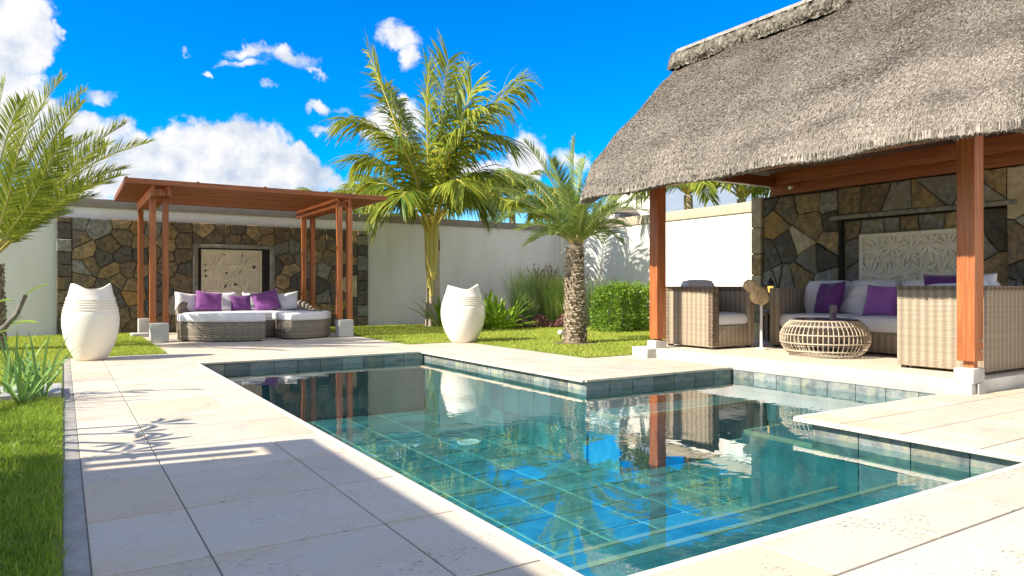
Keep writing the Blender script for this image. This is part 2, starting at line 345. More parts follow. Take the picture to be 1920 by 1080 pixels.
M['daterib'] = mat('date_midrib', (.50, .42, .16), (.38, .36, .13), scale=4, rough=.5)
M['bush'] = leafmat('bush_leaf', (.27, .40, .05), (.10, .20, .03), rough=.4, trans=.35, tc=(.35, .50, .04))
M['broad'] = leafmat('broad_leaf', (.34, .48, .04), (.16, .32, .03), rough=.35, trans=.35, tc=(.40, .52, .04))
M['orn'] = leafmat('ornamental_grass', (.56, .64, .30), (.38, .50, .18), rough=.5, trans=.35)
M['orny'] = leafmat('ornamental_grass_light', (.62, .72, .20), (.40, .54, .11), rough=.5, trans=.4)
M['plume'] = leafmat('red_plume', (.28, .11, .07), (.18, .09, .05), rough=.7, trans=.3)
M['cover'] = leafmat('purple_cover', (.20, .04, .06), (.48, .30, .22), rough=.6, trans=.2)
M['grassn'] = leafmat('lawn_grass', (.40, .50, .06), (.12, .24, .020), rough=.5, trans=.4, tc=(.36, .48, .04), val=.5)
M['grassf'] = leafmat('lawn_grass_far', (.56, .60, .11), (.36, .45, .055), rough=.55, trans=.4, tc=(.36, .44, .04), val=.3)
M['agave'] = leafmat('spear_leaf', (.26, .40, .11), (.13, .28, .06), rough=.35, trans=.15, val=.3)
M['plumleaf'] = leafmat('frangipani_leaf', (.30, .42, .05), (.22, .34, .04), rough=.35, trans=.35)
M['plumwood'] = mat('frangipani_bark', (.24, .21, .19), (.14, .12, .10), scale=14, rough=.8, bump=.5)
def smat(n, a, b, c3, s3=5, rnd=.2, rough=.85): return mat(n, a, b, scale=13, rough=rough, bump=1., bscale=20, rnd=rnd, col3=c3, s3=s3)
STONE = [smat('basalt_dark', (.050, .046, .042), (.150, .138, .120), (.11, .085, .055)),
         smat('basalt_grey', (.13, .125, .115), (.34, .325, .295), (.24, .20, .14)),
         smat('basalt_brown', (.085, .062, .040), (.30, .215, .125), (.12, .11, .095)),
         smat('stone_ochre', (.18, .12, .058), (.46, .33, .17), (.17, .14, .10)),
         smat('stone_tan', (.40, .32, .21), (.62, .52, .37), (.42, .33, .20), rnd=.1),
         smat('stone_orange', (.50, .28, .09), (.24, .14, .055), (.26, .18, .09), rnd=.12)]
PT = [mat('pool_tile', (.032, .15, .17), (.10, .31, .32), scale=3.4, rough=.5, bump=.15, bscale=20, rnd=.20, detail=6, stretch=(1, 1.8, 1)),
      mat('waterline_tile', (.12, .14, .14), (.27, .30, .29), scale=5, rough=.35, bump=.5, bscale=14, rnd=.3, stretch=(1, 2.2, 2.2), col3=(.34, .33, .24), s3=4, spec=.5)]
M['grout'] = mat('pool_grout', (.66, .74, .48), (.55, .64, .42), scale=3, rough=.8)
M['poolshell'] = mat('pool_shell', (.12, .20, .18), (.09, .16, .15), scale=3, rough=.8)

def water_material():
    m, nt, b = newmat('pool_water'); L = nt.links.new; nt.nodes.remove(b); out = nt.nodes['Material Output']
    geo = nd(nt, 'ShaderNodeNewGeometry')
    n = nd(nt, 'ShaderNodeTexNoise', inp={'Scale': 2.6, 'Detail': 3.0, 'Roughness': .5, 'Distortion': .4}); L(geo.outputs['Position'], n.inputs['Vector'])
    mp = nd(nt, 'ShaderNodeMapping'); mp.inputs['Scale'].default_value = (6, 10, 1); mp.inputs['Rotation'].default_value = (0, 0, .5); L(geo.outputs['Position'], mp.inputs[0])
    n2 = nd(nt, 'ShaderNodeTexNoise', inp={'Scale': 1.3, 'Detail': 2.0}); L(mp.outputs[0], n2.inputs['Vector'])
    n3 = nd(nt, 'ShaderNodeTexNoise', inp={'Scale': .35, 'Detail': 1.0}); L(geo.outputs['Position'], n3.inputs['Vector'])
    amp = nd(nt, 'ShaderNodeMapRange'); amp.inputs[1].default_value = .42; amp.inputs[2].default_value = .62; amp.inputs[3].default_value = .12; amp.inputs[4].default_value = 1.0; L(n3.outputs[0], amp.inputs[0])
    hgt = mth(nt, 'ADD', mth(nt, 'MULTIPLY', n.outputs[0], 1.0), mth(nt, 'MULTIPLY', mth(nt, 'MULTIPLY', n2.outputs[0], .35), amp.outputs[0]))
    bp = nd(nt, 'ShaderNodeBump', inp={'Strength': 1.0, 'Distance': .0021}); L(hgt, bp.inputs['Height'])
    dt = nd(nt, 'ShaderNodeVectorMath', operation='DOT_PRODUCT'); L(geo.outputs['Incoming'], dt.inputs[0]); L(bp.outputs[0], dt.inputs[1])
    cs = mth(nt, 'SUBTRACT', 1.0, mth(nt, 'ABSOLUTE', dt.outputs['Value']), clamp=True)
    F_ = mth(nt, 'ADD', mth(nt, 'MULTIPLY', mth(nt, 'POWER', cs, 3.2), .87), .13, clamp=True)
    gl = nd(nt, 'ShaderNodeBsdfGlossy', inp={'Roughness': 0.0}); L(bp.outputs[0], gl.inputs['Normal'])
    tr = nd(nt, 'ShaderNodeBsdfTransparent'); tr.inputs[0].default_value = (.60, .95, .99, 1)
    mx = nd(nt, 'ShaderNodeMixShader'); L(F_, mx.inputs[0]); L(tr.outputs[0], mx.inputs[1]); L(gl.outputs[0], mx.inputs[2]); L(mx.outputs[0], out.inputs[0])
    return m
M['water'] = water_material()
def glass_material():
    m, nt, b = newmat('clear_glass'); L = nt.links.new; nt.nodes.remove(b); out = nt.nodes['Material Output']
    geo = nd(nt, 'ShaderNodeNewGeometry'); dt = nd(nt, 'ShaderNodeVectorMath', operation='DOT_PRODUCT'); L(geo.outputs['Incoming'], dt.inputs[0]); L(geo.outputs['Normal'], dt.inputs[1])
    F_ = mth(nt, 'ADD', mth(nt, 'MULTIPLY', mth(nt, 'POWER', mth(nt, 'SUBTRACT', 1.0, mth(nt, 'ABSOLUTE', dt.outputs['Value']), clamp=True), 4.0), .9), .07, clamp=True); gl = nd(nt, 'ShaderNodeBsdfGlossy', inp={'Roughness': 0.02}); tr = nd(nt, 'ShaderNodeBsdfTransparent'); tr.inputs[0].default_value = (.96, .97, .98, 1)
    mx = nd(nt, 'ShaderNodeMixShader'); L(F_, mx.inputs[0]); L(tr.outputs[0], mx.inputs[1]); L(gl.outputs[0], mx.inputs[2]); L(mx.outputs[0], out.inputs[0])
    return m
M['glass'] = glass_material()
def amber_material():
    m, nt, b = newmat('lit_amber_glass'); b.inputs['Base Color'].default_value = (.8, .5, .08, 1); b.inputs['Emission Color'].default_value = (1, .62, .12, 1); b.inputs['Emission Strength'].default_value = .7
    return m
M['amber'] = amber_material()

def tile_mesh(w, l, t, bev, name='tile', mt=None):
    """shared bevelled slab, centred, top at z=0"""
    mb = MB(); mb.box(-w / 2, w / 2, -l / 2, l / 2, -t, 0)
    me = bpy.data.meshes.new(name); me.from_pydata(mb.v, [], mb.f)
    bm = bmesh.new(); bm.from_mesh(me); bmesh.ops.recalc_face_normals(bm, faces=bm.faces)
    es = [e for e in bm.edges if all(v.co.z > -t / 2 for v in e.verts)]
    bmesh.ops.bevel(bm, geom=es, offset=bev, segments=1, affect='EDGES'); bm.to_mesh(me); bm.free()
    me.materials.append(mt); return me
TC = {}
def put_tile(parent, w, l, x, y, z=0, t=.03, bev=.003, mt=None, name='tile', rot=None, gap=.006, gapy=.012):
    k = (round(w, 3), round(l, 3), t, bev, mt.name)
    if k not in TC: TC[k] = tile_mesh(w - gap, l - gapy, t, bev, name, mt)
    o = bpy.data.objects.new(name, TC[k]); COL.objects.link(o); o.parent = parent
    off = root_off(parent); o.location = (x - off.x, y - off.y, z - off.z)
    if rot: o.rotation_euler = rot
    return o
def tile_rect(parent, xs, ys, z=0, skip=None, mt=None, name='tile', **kw):
    for i in range(len(xs) - 1):
        for j in range(len(ys) - 1):
            cx, cy = (xs[i] + xs[i + 1]) / 2, (ys[j] + ys[j + 1]) / 2
            if skip and skip(cx, cy): continue
            put_tile(parent, xs[i + 1] - xs[i], ys[j + 1] - ys[j], cx, cy, z + random.uniform(-.0006, .0006), mt=mt, name=name, **kw)
def rng(a, b, s, inc_end=True):
    r = [a]
    while r[-1] + s < b - 1e-3: r.append(r[-1] + s)
    r.append(b); return r

# ------------------------------------------------------------------ ground
T_ = .685
WL = -.125
def sheet(name, poly, z, m, t=.6, label=None):
    mb = MB(); mb.prism(poly, z - t, z); o = mb.build(name, m); o['kind'] = 'structure'; return o
# the plot is laid out in slabs of soil round the pool pit
lawn_slabs = [(-150, -.0, -40, 11.9), (-150, 1.35, 11.9, 140), (1.35, 5.15, 17.45, 140), (5.15, 200, 11.6, 140), (6.3, 200, 7.98, 11.6), (7.3, 200, 7.75, 7.98), (12.4, 200, -40, 7.75)]
mb = MB()
for (x0, x1, y0, y1) in lawn_slabs: mb.box(x0, x1, y0, y1, -.7, .005)
ground = tag(mb.build('ground', M['lawn']), kind='structure')
mb = MB()
for (x0, x1, y0, y1) in [(.0, 1.49, -6, 11.9), (1.49, 12.4, -6, 1.83), (4.87, 12.4, 1.83, 3.36), (7.2, 12.4, 3.46, 7.75), (1.49, 4.8, 10.28, 11.6), (4.86, 6.3, 6.14, 11.6), (6.3, 7.3, 6.14, 7.98), (1.35, 5.15, 11.6, 17.45)]:
    mb.box(x0, x1, y0, y1, -.9, -.0055)
mb.build('paving_bed', M['joint'])['kind'] = 'structure'

# paving: every slab an object of its own
path = thing('path', (0.7, 6, 0), None, None); path['kind'] = 'structure'
ys = [2.835 + T_ * k for k in range(-6, 14)]; ys = [y for y in ys if y < 11.85] + [11.9]
tile_rect(path, [.085, .47, 1.155, 1.49], ys, mt=M['tile'], bev=.0025)
deck = thing('pool_deck', (7, 1, 0), None, None); deck['kind'] = 'structure'
yr = [1.485 - T_ * k for k in range(7)][::-1] + [1.83]
tile_rect(deck, [1.49] + [1.61 + T_ * k for k in range(16)] + [12.4], yr, mt=M['tile'])
tile_rect(deck, [4.82, 5.16] + [5.16 + T_ * k for k in range(1, 11)] + [12.4], [1.83, 2.17, 2.51 + .17, 3.12, 3.46], skip=lambda x, y: False, mt=M['tile'])
terrace = thing('terrace', (3, 12, 0), None, None); terrace['kind'] = 'structure'
tile_rect(terrace, [1.49] + [1.49 + T_ * k for k in range(1, 5)] + [4.80], [10.28, 10.62, 11.26, 11.6], mt=M['tile'])
tile_rect(terrace, [1.35] + [1.35 + T_ * k for k in range(1, 6)] + [5.15], rng(11.6, 17.45, T_), skip=lambda x, y: y < 11.9 and x < 1.49, mt=M['tile'])
tile_rect(terrace, [4.80, 5.14, 5.72, 6.3], [6.14, 6.48] + [6.48 + T_ * k for k in range(1, 8)] + [11.6], mt=M['tile'])
tile_rect(terrace, [6.3, 6.8, 7.17], [6.14, 6.48, 7.165, 7.98], mt=M['tile'])
# kerb along the lawn
mb = MB(); mb.box(.0, .083, -6, 11.9, -.3, -.004); mb.build('kerb', M['kerb'], bevel=.006)['kind'] = 'structure'

# ------------------------------------------------------------------ pool
pool = thing('swimming_pool', (3, 6, -1), 'rectangular swimming pool with dark green slate tiles and a side wing', 'swimming pool')
FZ = -.92
mb = MB()
mb.box(1.3, 7.3, 1.7, 10.5, FZ - .25, FZ - .012)
mb.build('pool_floor_slab', M['grout'], pool)
mb = MB()
mb.box(1.40, 1.52, 1.70, 10.40, FZ - .0, -.034)      # left wall
mb.box(1.52, 5.1, 1.70, 1.86, FZ, -.034)             # near wall
mb.box(4.86, 5.1, 1.86, 3.27, FZ, -.034)            # side wall under the tongue
mb.box(4.86, 7.3, 3.27, 3.37, FZ, -.034)
mb.box(7.192, 7.3, 3.37, 6.3, FZ, -.034)
mb.box(4.848, 7.3, 6.132, 6.25, FZ, -.034)
mb.box(4.848, 4.95, 6.25, 10.4, FZ, -.034)
mb.box(1.52, 4.95, 10.268, 10.4, FZ, -.034)
mb.build('pool_shell', M['poolshell'], pool)
# floor tiles
def in_pool(x, y): return (1.5 < x < 5.0 and 1.85 < y < 10.27) or (4.9 <= x < 7.2 and 3.3 < y < 6.13)
for i in range(12):
    for j in range(17):
        cx, cy = 1.52 + .25 + .5 * i, 1.86 + .25 + .5 * j
        if in_pool(cx, cy): put_tile(pool, .5, .5, cx, cy, FZ, t=.012, bev=.002, mt=PT[0], name='floor_tile', gap=.028, gapy=.032)
def wall_tiles(p0, p1, nrm, rows, name='wall_tile'):
    p0, p1 = Vector(p0), Vector(p1); ln = (p1 - p0).length; n = max(1, round(ln / .342)); w = ln / n; d = (p1 - p0).normalized()
    rz = atan2(d.y, d.x)
    for r, (zt, zb) in enumerate(rows):
        for k in range(n):
            c = p0 + d * (w * (k + .5)); hgt = zt - zb
            key = ('w', round(w, 3), round(hgt, 3))
            if key not in TC: TC[key] = tile_mesh(w - .006, hgt - .006, .012, .002, name, PT[1] if r == 0 else PT[0])
            o = bpy.data.objects.new('waterline_tile' if r == 0 else name, TC[key]); COL.objects.link(o); o.parent = pool
            o.location = Vector((c.x, c.y, (zt + zb) / 2)) + Vector(nrm) * .012 - root_off(pool)
            o.rotation_euler = Matrix((d, Vector(nrm).cross(d), Vector(nrm))).transposed().to_euler()
R3 = [(-.034, -.27), (-.27, -.60), (-.60, -.915)]
wall_tiles((1.53, 10.268, 0), (4.83, 10.268, 0), (0, -1, 0), R3)
wall_tiles((4.848, 6.12, 0), (4.848, 10.25, 0), (-1, 0, 0), R3)
wall_tiles((4.84, 6.132, 0), (7.18, 6.132, 0), (0, -1, 0), R3[:2])
wall_tiles((7.192, 3.46, 0), (7.192, 6.12, 0), (-1, 0, 0), R3[:2])
wall_tiles((4.86, 1.87, 0), (4.86, 3.36, 0), (-1, 0, 0), R3)
# steps: pale nosing strips and slate treads
def step(x0, x1, y0, y1, z, edges):
    mb = MB(); mb.box(x0, x1, y0, y1, FZ, z - .012); o = mb.build('step', PT[0], pool)
    nx, ny = max(1, round((x1 - x0) / .6)), max(1, round((y1 - y0) / .6))
    for i in range(nx):
        for j in range(ny):
            put_tile(pool, (x1 - x0) / nx, (y1 - y0) / ny, x0 + (x1 - x0) * (i + .5) / nx, y0 + (y1 - y0) * (j + .5) / ny, z, t=.012, bev=.002, mt=PT[0], name='step_tile', gap=.01)
    for (a, b) in edges:
        m2 = MB(); a, b = Vector(a), Vector(b); d = (b - a).normalized(); nn = Vector((-d.y, d.x, 0))
        m2.obox((a + b) / 2 + Vector((0, 0, z - .012)), (b - a) / 2, nn * .022, Vector((0, 0, .018))); m2.build('step_nosing', M['stepedge'], pool, bevel=.004)
M['stepedge'] = mat('step_nosing_stone', (.42, .40, .28), (.36, .35, .24), scale=9, rough=.7)
step(1.52, 4.845, 1.86, 2.54, -.255, [((1.53, 2.52, 0), (4.845, 2.52, 0))])
step(1.52, 4.845, 2.56, 3.18, -.48, [((1.53, 3.16, 0), (4.845, 3.16, 0))])
step(5.0, 7.17, 3.385, 4.15, -.24, [((5.02, 4.13, 0), (7.17, 4.13, 0)), ((5.02, 3.39, 0), (5.02, 4.13, 0))])
step(5.45, 7.17, 4.17, 4.75, -.5, [((5.47, 4.73, 0), (7.17, 4.73, 0)), ((5.47, 4.17, 0), (5.47, 4.73, 0))])
step(4.86, 7.17, 5.6, 6.11, -.34, [((4.88, 5.62, 0), (7.17, 5.62, 0)), ((4.88, 5.62, 0), (4.88, 6.1, 0))])
# round drain on the floor
mb = MB(); mb.lathe([(.15, 0), (.15, .012), (.125, .02), (.12, .012), (.02, .014)], 32, (4.26, 7.72, FZ + .002)); mb.build('floor_drain', M['whitepaint'], pool, smooth=True)
# thin stone nosing around the pool edge
def nose(pts, name='coping'):
    for a, b in zip(pts[:-1], pts[1:]):
        mb = MB(); a, b = Vector(a), Vector(b); d = (b - a).normalized(); nn = Vector((-d.y, d.x, 0))
        mb.obox((a + b) / 2 + Vector((0, 0, -.016)), (b - a) / 2, nn * .022, (0, 0, .0165))
        mb.build(name, M['coping'], pool, bevel=.008, seg=3)
nose([(1.512, 1.85, 0), (1.512, 10.26, 0)]); nose([(1.534, 10.26, 0), (4.778, 10.26, 0)]); nose([(4.80, 10.282, 0), (4.80, 6.12, 0)])
nose([(4.822, 6.12, 0), (7.17, 6.12, 0)]); nose([(1.49, 1.85, 0), (4.78, 1.85, 0)]); nose([(4.802, 1.828, 0), (4.802, 3.482, 0)]); nose([(4.824, 3.48, 0), (7.17, 3.48, 0)])
# water
mb = MB()
mb.add([(1.5, 1.84, WL), (4.87, 1.84, WL), (4.87, 3.36, WL), (7.2, 3.36, WL), (7.2, 6.14, WL), (4.87, 6.14, WL), (4.87, 10.28, WL), (1.5, 10.28, WL)], [(0, 1, 2, 3, 4, 5, 6, 7)])
mb.build('water', M['water'])['kind'] = 'structure'

# ------------------------------------------------------------------ grass
def blades(name, rects, dens, hgt, wid, m, seed, lean=.5, label=None, mask=None):
    rs = np.random.RandomState(seed); V = []; F = []
    for (x0, x1, y0, y1) in rects:
        n = int((x1 - x0) * (y1 - y0) * dens); p = np.stack([rs.uniform(x0, x1, n), rs.uniform(y0, y1, n), np.full(n, .0)], 1); V.append(p)
    P = np.concatenate(V)
    if mask is not None: P = P[mask(P)]
    n = len(P); a = rs.uniform(0, 2 * pi, n); h = hgt * rs.uniform(.55, 1.25, n); ln = h * rs.uniform(0, lean, n) * 1.5; b = rs.uniform(0, 2 * pi, n)
    w = wid * rs.uniform(.6, 1.2, n)
    wx = np.stack([np.cos(a) * w, np.sin(a) * w, np.zeros(n)], 1); dx = np.stack([np.cos(b) * ln, np.sin(b) * ln, np.zeros(n)], 1); up = np.array([0, 0, 1.])
    v0 = P - wx; v1 = P + wx; mid = P + dx * .35 + up * h[:, None] * .6; v2 = mid + wx * .75; v3 = mid - wx * .75; v4 = P + dx + up * h[:, None]
    VV = np.stack([v0, v1, v2, v3, v4], 1).reshape(-1, 3); i = np.arange(n)[:, None] * 5
    FF = np.concatenate([i + np.array([[0, 1, 2]]), i + np.array([[0, 2, 3]]), i + np.array([[3, 2, 4]])])
    o = fast(name, VV, FF, m); o['kind'] = 'stuff'; o['label'] = label; o['category'] = 'grass'; return o
def nsd(P, s, seed):   # cheap smooth variation for sparse patches
    return np.sin(P[:, 0] * s + seed) * np.sin(P[:, 1] * s * 1.3 + seed * 2) + .5 * np.sin(P[:, 0] * s * 2.7 + P[:, 1] * s * 1.9)
blades('grass', [(-.95, -.005, 1.9, 7.45)], 6500, .058, .0032, M['grassn'], 3, lean=.9, label='thick green lawn grass in the left foreground beside the path',
       mask=lambda P: (P[:, 0] > -.12 * P[:, 1] + -.1) & ((nsd(P, 5, 1) > -1.0) | (np.random.RandomState(5).uniform(size=len(P)) < .3)) & ~((P[:, 0] > -.03) & (np.random.RandomState(6).uniform(size=len(P)) < .5)))
blades('grass', [(-2.5, 1.34, 11.92, 17.5), (-2.2, -.02, 8.6, 11.9)], 2200, .042, .0042, M['grassf'], 4, label='clipped lawn grass behind the left vase')
blades('grass', [(5.17, 10.2, 11.62, 17.6), (6.32, 12.9, 8.0, 11.62), (10.2, 12.9, 11.62, 15)], 1500, .04, .0055, M['grassf'], 5, label='clipped lawn grass between the palms and the terrace',
       mask=lambda P: ((P[:, 0] - 7.8) ** 2 + (P[:, 1] - 10.2) ** 2 > .42 ** 2) & ~((P[:, 0] > 9.3) & (P[:, 1] > 15.1)))

# ------------------------------------------------------------------ boundary walls
M['render'] = mat('white_render', (.88, .85, .80), (.82, .79, .73), scale=1.1, rough=.9, bump=.22, bscale=70, stretch=(1.6, 1.6, .35), col3=(.78, .745, .68), s3=1.2)
wb = thing('boundary_wall', (3, 17.9, 0), 'long white rendered back wall with grey-brown cap behind the pergola', 'wall')
mb = MB(); mb.box(-14, 13.2, 17.8, 18.0, -.3, 2.745); mb.build('wall_face', M['render'], wb)
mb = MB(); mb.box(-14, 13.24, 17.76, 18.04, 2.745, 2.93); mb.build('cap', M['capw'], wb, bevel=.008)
wr = thing('boundary_wall', (13.1, 12, 0), 'bright sunlit white wall at the right of the lawn with beige cap', 'wall')
mb = MB(); mb.box(13.0, 13.2, -8.0, 17.799, -.3, 2.70); mb.build('wall_face', M['render'], wr)
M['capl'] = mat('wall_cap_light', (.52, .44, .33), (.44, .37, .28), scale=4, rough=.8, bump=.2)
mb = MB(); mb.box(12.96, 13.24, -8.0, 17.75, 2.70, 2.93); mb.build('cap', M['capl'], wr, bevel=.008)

# ------------------------------------------------------------------ rubble stone walls: every stone an object
def clip(poly, a, b, c):      # keep a*x+b*y<=c
    out = []
    for i in range(len(poly)):
        p, q = poly[i], poly[(i + 1) % len(poly)]; dp, dq = a * p[0] + b * p[1] - c, a * q[0] + b * q[1] - c
        if dp <= 0: out.append(p)
        if dp * dq < 0:
            t = dp / (dp - dq); out.append((p[0] + (q[0] - p[0]) * t, p[1] + (q[1] - p[1]) * t))
    return out
def voronoi(x0, x1, y0, y1, size, rs):
    nx, ny = max(1, round((x1 - x0) / size)), max(1, round((y1 - y0) / (size * .92))); S = []
    for i in range(nx):
        for j in range(ny):
            S.append((x0 + (x1 - x0) * (i + .5 + rs.uniform(-.38, .38) + (.25 if j % 2 else -.25) * (1 if 0 < i < nx - 1 else .3)) / nx, y0 + (y1 - y0) * (j + .5 + rs.uniform(-.38, .38)) / ny))
    if len(S) > 12: S = [p for p in S if rs.random() > .22]
    out = []
    for k, s in enumerate(S):
        poly = [(x0, y0), (x1, y0), (x1, y1), (x0, y1)]
        for m_, t in enumerate(S):
            if m_ == k: continue
            a, b = t[0] - s[0], t[1] - s[1]; c = (t[0] ** 2 + t[1] ** 2 - s[0] ** 2 - s[1] ** 2) / 2
            poly = clip(poly, a, b, c)
            if len(poly) < 3: break
        if len(poly) >= 3: out.append(poly)
    return out
def stone_obj(parent, poly, to3, depth, rs, weights, name='stone', gap=.0055):
    # shrink for the joint, roughen the outline, prism with an inset, slightly domed face
    cx = sum(p[0] for p in poly) / len(poly); cy = sum(p[1] for p in poly) / len(poly)
    P = list(poly)
    n0 = len(P); area = 0
    for i in range(n0): area += P[i][0] * P[(i + 1) % n0][1] - P[(i + 1) % n0][0] * P[i][1]
    if abs(area) < .004: return
    if area < 0: P = P[::-1]
    Q = list(P)
    for i in range(n0):
        p, q = P[i], P[(i + 1) % n0]; dx, dy = q[0] - p[0], q[1] - p[1]; l = sqrt(dx * dx + dy * dy)
        if l < 1e-5: continue
        nx_, ny_ = dy / l, -dx / l; Q = clip(Q, nx_, ny_, nx_ * p[0] + ny_ * p[1] - gap)
        if len(Q) < 3: return
    R = []
    for i in range(len(Q)):
        p, q = Q[i], Q[(i + 1) % len(Q)]; l = sqrt((q[0] - p[0]) ** 2 + (q[1] - p[1]) ** 2); R.append(p)
        if l > .12:
            for t in ((.5,) if l < .25 else (.33, .67)):
                j = rs.uniform(-.007, .004); ux, uy = (q[0] - p[0]) / l, (q[1] - p[1]) / l
                R.append((p[0] + (q[0] - p[0]) * t - uy * -j, p[1] + (q[1] - p[1]) * t + ux * -j))
    n = len(R); d = depth * rs.uniform(.7, 1.15); tx, ty = rs.uniform(-.05, .05), rs.uniform(-.05, .05)
    vs = [to3(x, y, 0) for x, y in R]
    vs += [to3(x, y, d * .72 + (x - cx) * tx + (y - cy) * ty) for x, y in R]
    ins = []
    for x, y in R:
        k = max(.0, 1 - .016 / max(.03, sqrt((x - cx) ** 2 + (y - cy) ** 2))); X, Y = cx + (x - cx) * k, cy + (y - cy) * k
        ins.append(to3(X, Y, d + (X - cx) * tx + (Y - cy) * ty))
    vs += ins; vs.append(to3(cx + rs.uniform(-.03, .03), cy + rs.uniform(-.03, .03), d + rs.uniform(-.004, .008)))
    fs = [(i, (i + 1) % n, n + (i + 1) % n, n + i) for i in range(n)] + [(n + i, n + (i + 1) % n, 2 * n + (i + 1) % n, 2 * n + i) for i in range(n)] + [(2 * n + i, 2 * n + (i + 1) % n, 3 * n) for i in range(n)]
    mb = MB(); mb.add(vs, fs)
    r = rs.uniform(0, sum(weights)); k = 0
    while r > weights[k]: r -= weights[k]; k += 1
    return mb.build(name, STONE[k], parent, smooth=False)
rs = random.Random(11)
# stone panel behind the pergola
rs = random.Random(12)
fw = thing('stone_wall', (3.3, 17.7, 0), 'freestanding dark rubble stone panel behind the pergola daybed', 'stone wall')
mb = MB(); mb.box(-.10, 2.62, 17.64, 17.795, -.2, 2.5); mb.box(4.22, 6.70, 17.64, 17.795, -.2, 2.5); mb.box(2.62, 4.22, 17.64, 17.795, 1.93, 2.5); mb.box(2.62, 4.22, 17.77, 17.796, .0, 1.93)
mb.build('core', M['mortar'], fw)
to_b = lambda x, y, d: (x, 17.64 - d * .9, y)
Wb = [3, 1.6, 6, 2.8, .35, .6]
for (x0, x1, y0, y1) in ((.16, 2.50, 0, 2.5), (4.34, 6.42, 0, 2.5), (2.50, 4.34, 2.02, 2.5)):
    for p in voronoi(x0, x1, y0, y1, .34, rs): stone_obj(fw, p, to_b, .05, rs, Wb)
for (x0, x1) in ((-.12, .16), (6.42, 6.72)):          # quoins at both ends
    z = 0
    while z < 2.45:
        h = min(rs.uniform(.22, .4), 2.5 - z); stone_obj(fw, [(x0, z), (x1, z), (x1, z + h), (x0, z + h)], to_b, .06, rs, [4, 3, 1.5, .3, .1, 0]); z += h
for (x0, x1, y0, y1) in ((2.50, 2.62, 0, 2.02), (4.22, 4.34, 0, 2.02)):
    mb = MB(); mb.box(x0, x1, 17.575, 17.64, y0, y1); mb.build('niche_jamb', STONE[1], fw, bevel=.008)
mb = MB(); mb.box(2.62, 4.22, 17.575, 17.64, 1.93, 2.02); mb.build('niche_lintel', STONE[1], fw, bevel=.008)

# carved panel: plate, frame and a relief of leaf bursts
def carved(name, loc, label, W, H, to3, bursts, mt, gap_patches=()):
    t = thing(name, loc, label, 'wall panel')
    def slab(x0, x1, y0, y1, d0, d1, nm, bev=.004, m_=mt):
        mb = MB(); vs = [to3(x, y, d) for d in (d0, d1) for (x, y) in ((x0, y0), (x1, y0), (x1, y1), (x0, y1))]
        mb.add(vs, [(0, 1, 2, 3), (4, 5, 6, 7), (0, 1, 5, 4), (1, 2, 6, 5), (2, 3, 7, 6), (3, 0, 4, 7)]); return mb.build(nm, m_, t, bevel=bev)
    fr = .055
    slab(fr, W - fr, fr, H - fr, 0, .022, 'back_plate', 0)
    slab(0, W, H - fr, H, 0, .07, 'frame_rail'); slab(0, W, 0, fr, 0, .07, 'frame_rail')
    slab(0, fr, fr, H - fr, 0, .07, 'frame_stile'); slab(W - fr, W, fr, H - fr, 0, .07, 'frame_stile')
    r = random.Random(4)
    for (bx, by, R, n, a0) in bursts:
        mb = MB()
        for k in range(n):
            a = a0 + 2 * pi * k / n + r.uniform(-.12, .12); l = R * r.uniform(.8, 1.15); w = R * r.uniform(.075, .11); bend = r.uniform(-.25, .25)
            pts = []
            for s_ in (0, .25, .5, .75, 1.0):
                aa = a + bend * s_; cxp = bx + cos(aa) * l * s_; cyp = by + sin(aa) * l * s_; ww = w * (sin(pi * min(1, .12 + s_ * .88)) ** .7 if s_ < 1 else 0)
                pts.append((cxp, cyp, ww, -sin(aa), cos(aa), s_))
            vs = []; lift = r.uniform(0, .012)
            for (px, py, ww, nx_, ny_, s_) in pts:
                for (o_, d_) in ((-1, .02), (-.88, .05 + lift), (0, .062 + lift - .012 * s_), (.88, .05 + lift), (1, .02)):
                    X = min(max(px + nx_ * ww * o_, fr), W - fr); Y = min(max(py + ny_ * ww * o_, fr), H - fr); vs.append(to3(X, Y, d_))
            fs = []
            for q in range(4):
                for c_ in range(4): i = q * 5 + c_; fs.append((i, i + 1, i + 6, i + 5))
            mb.add(vs, fs)
        mb.build('carved_leaf_burst', mt, t, fixn=False)
    for (hx, hy, hw, hh) in gap_patches:
        mb = MB(); mb.add([to3(hx - hw, hy - hh, .0225), to3(hx + hw, hy, .0225), to3(hx - hw * .8, hy + hh, .0225), to3(hx - hw, hy - hh, .0245), to3(hx + hw, hy, .0245), to3(hx - hw * .8, hy + hh, .0245)], [(0, 1, 2), (3, 4, 5), (0, 1, 4, 3), (1, 2, 5, 4), (2, 0, 3, 5)])
        mb.build('dark_gap_patch', M['black'], t)  # black patches on the plate, shade of pierced openings put into colour
    return t
bu = [(.33, 1.0, .34, 9, .3), (.95, 1.02, .36, 9, 1.0), (.35, .42, .36, 9, .1), (1.0, .40, .38, 9, .6), (.66, .70, .26, 8, .2)]
ho = [(.12, y, .045, .035) for y in (1.02, .9, .78, .45, .32)] + [(.5, 1.28, .06, .03), (.95, 1.27, .06, .03), (.58, .86, .05, .04), (.88, .88, .03, .05), (.56, .55, .05, .06), (.78, .6, .05, .06), (1.2, 1.0, .045, .06), (1.2, .42, .04, .03), (.9, .28, .03, .07), (.5, .3, .04, .03)]
carved('carved_panel', (3.38, 17.7, .5), 'pale square carved stone panel with leaf reliefs above the daybed', 1.36, 1.40, lambda x, y, d: (2.70 + x, 17.765 - d, .50 + y), bu, M['carve'], ho)

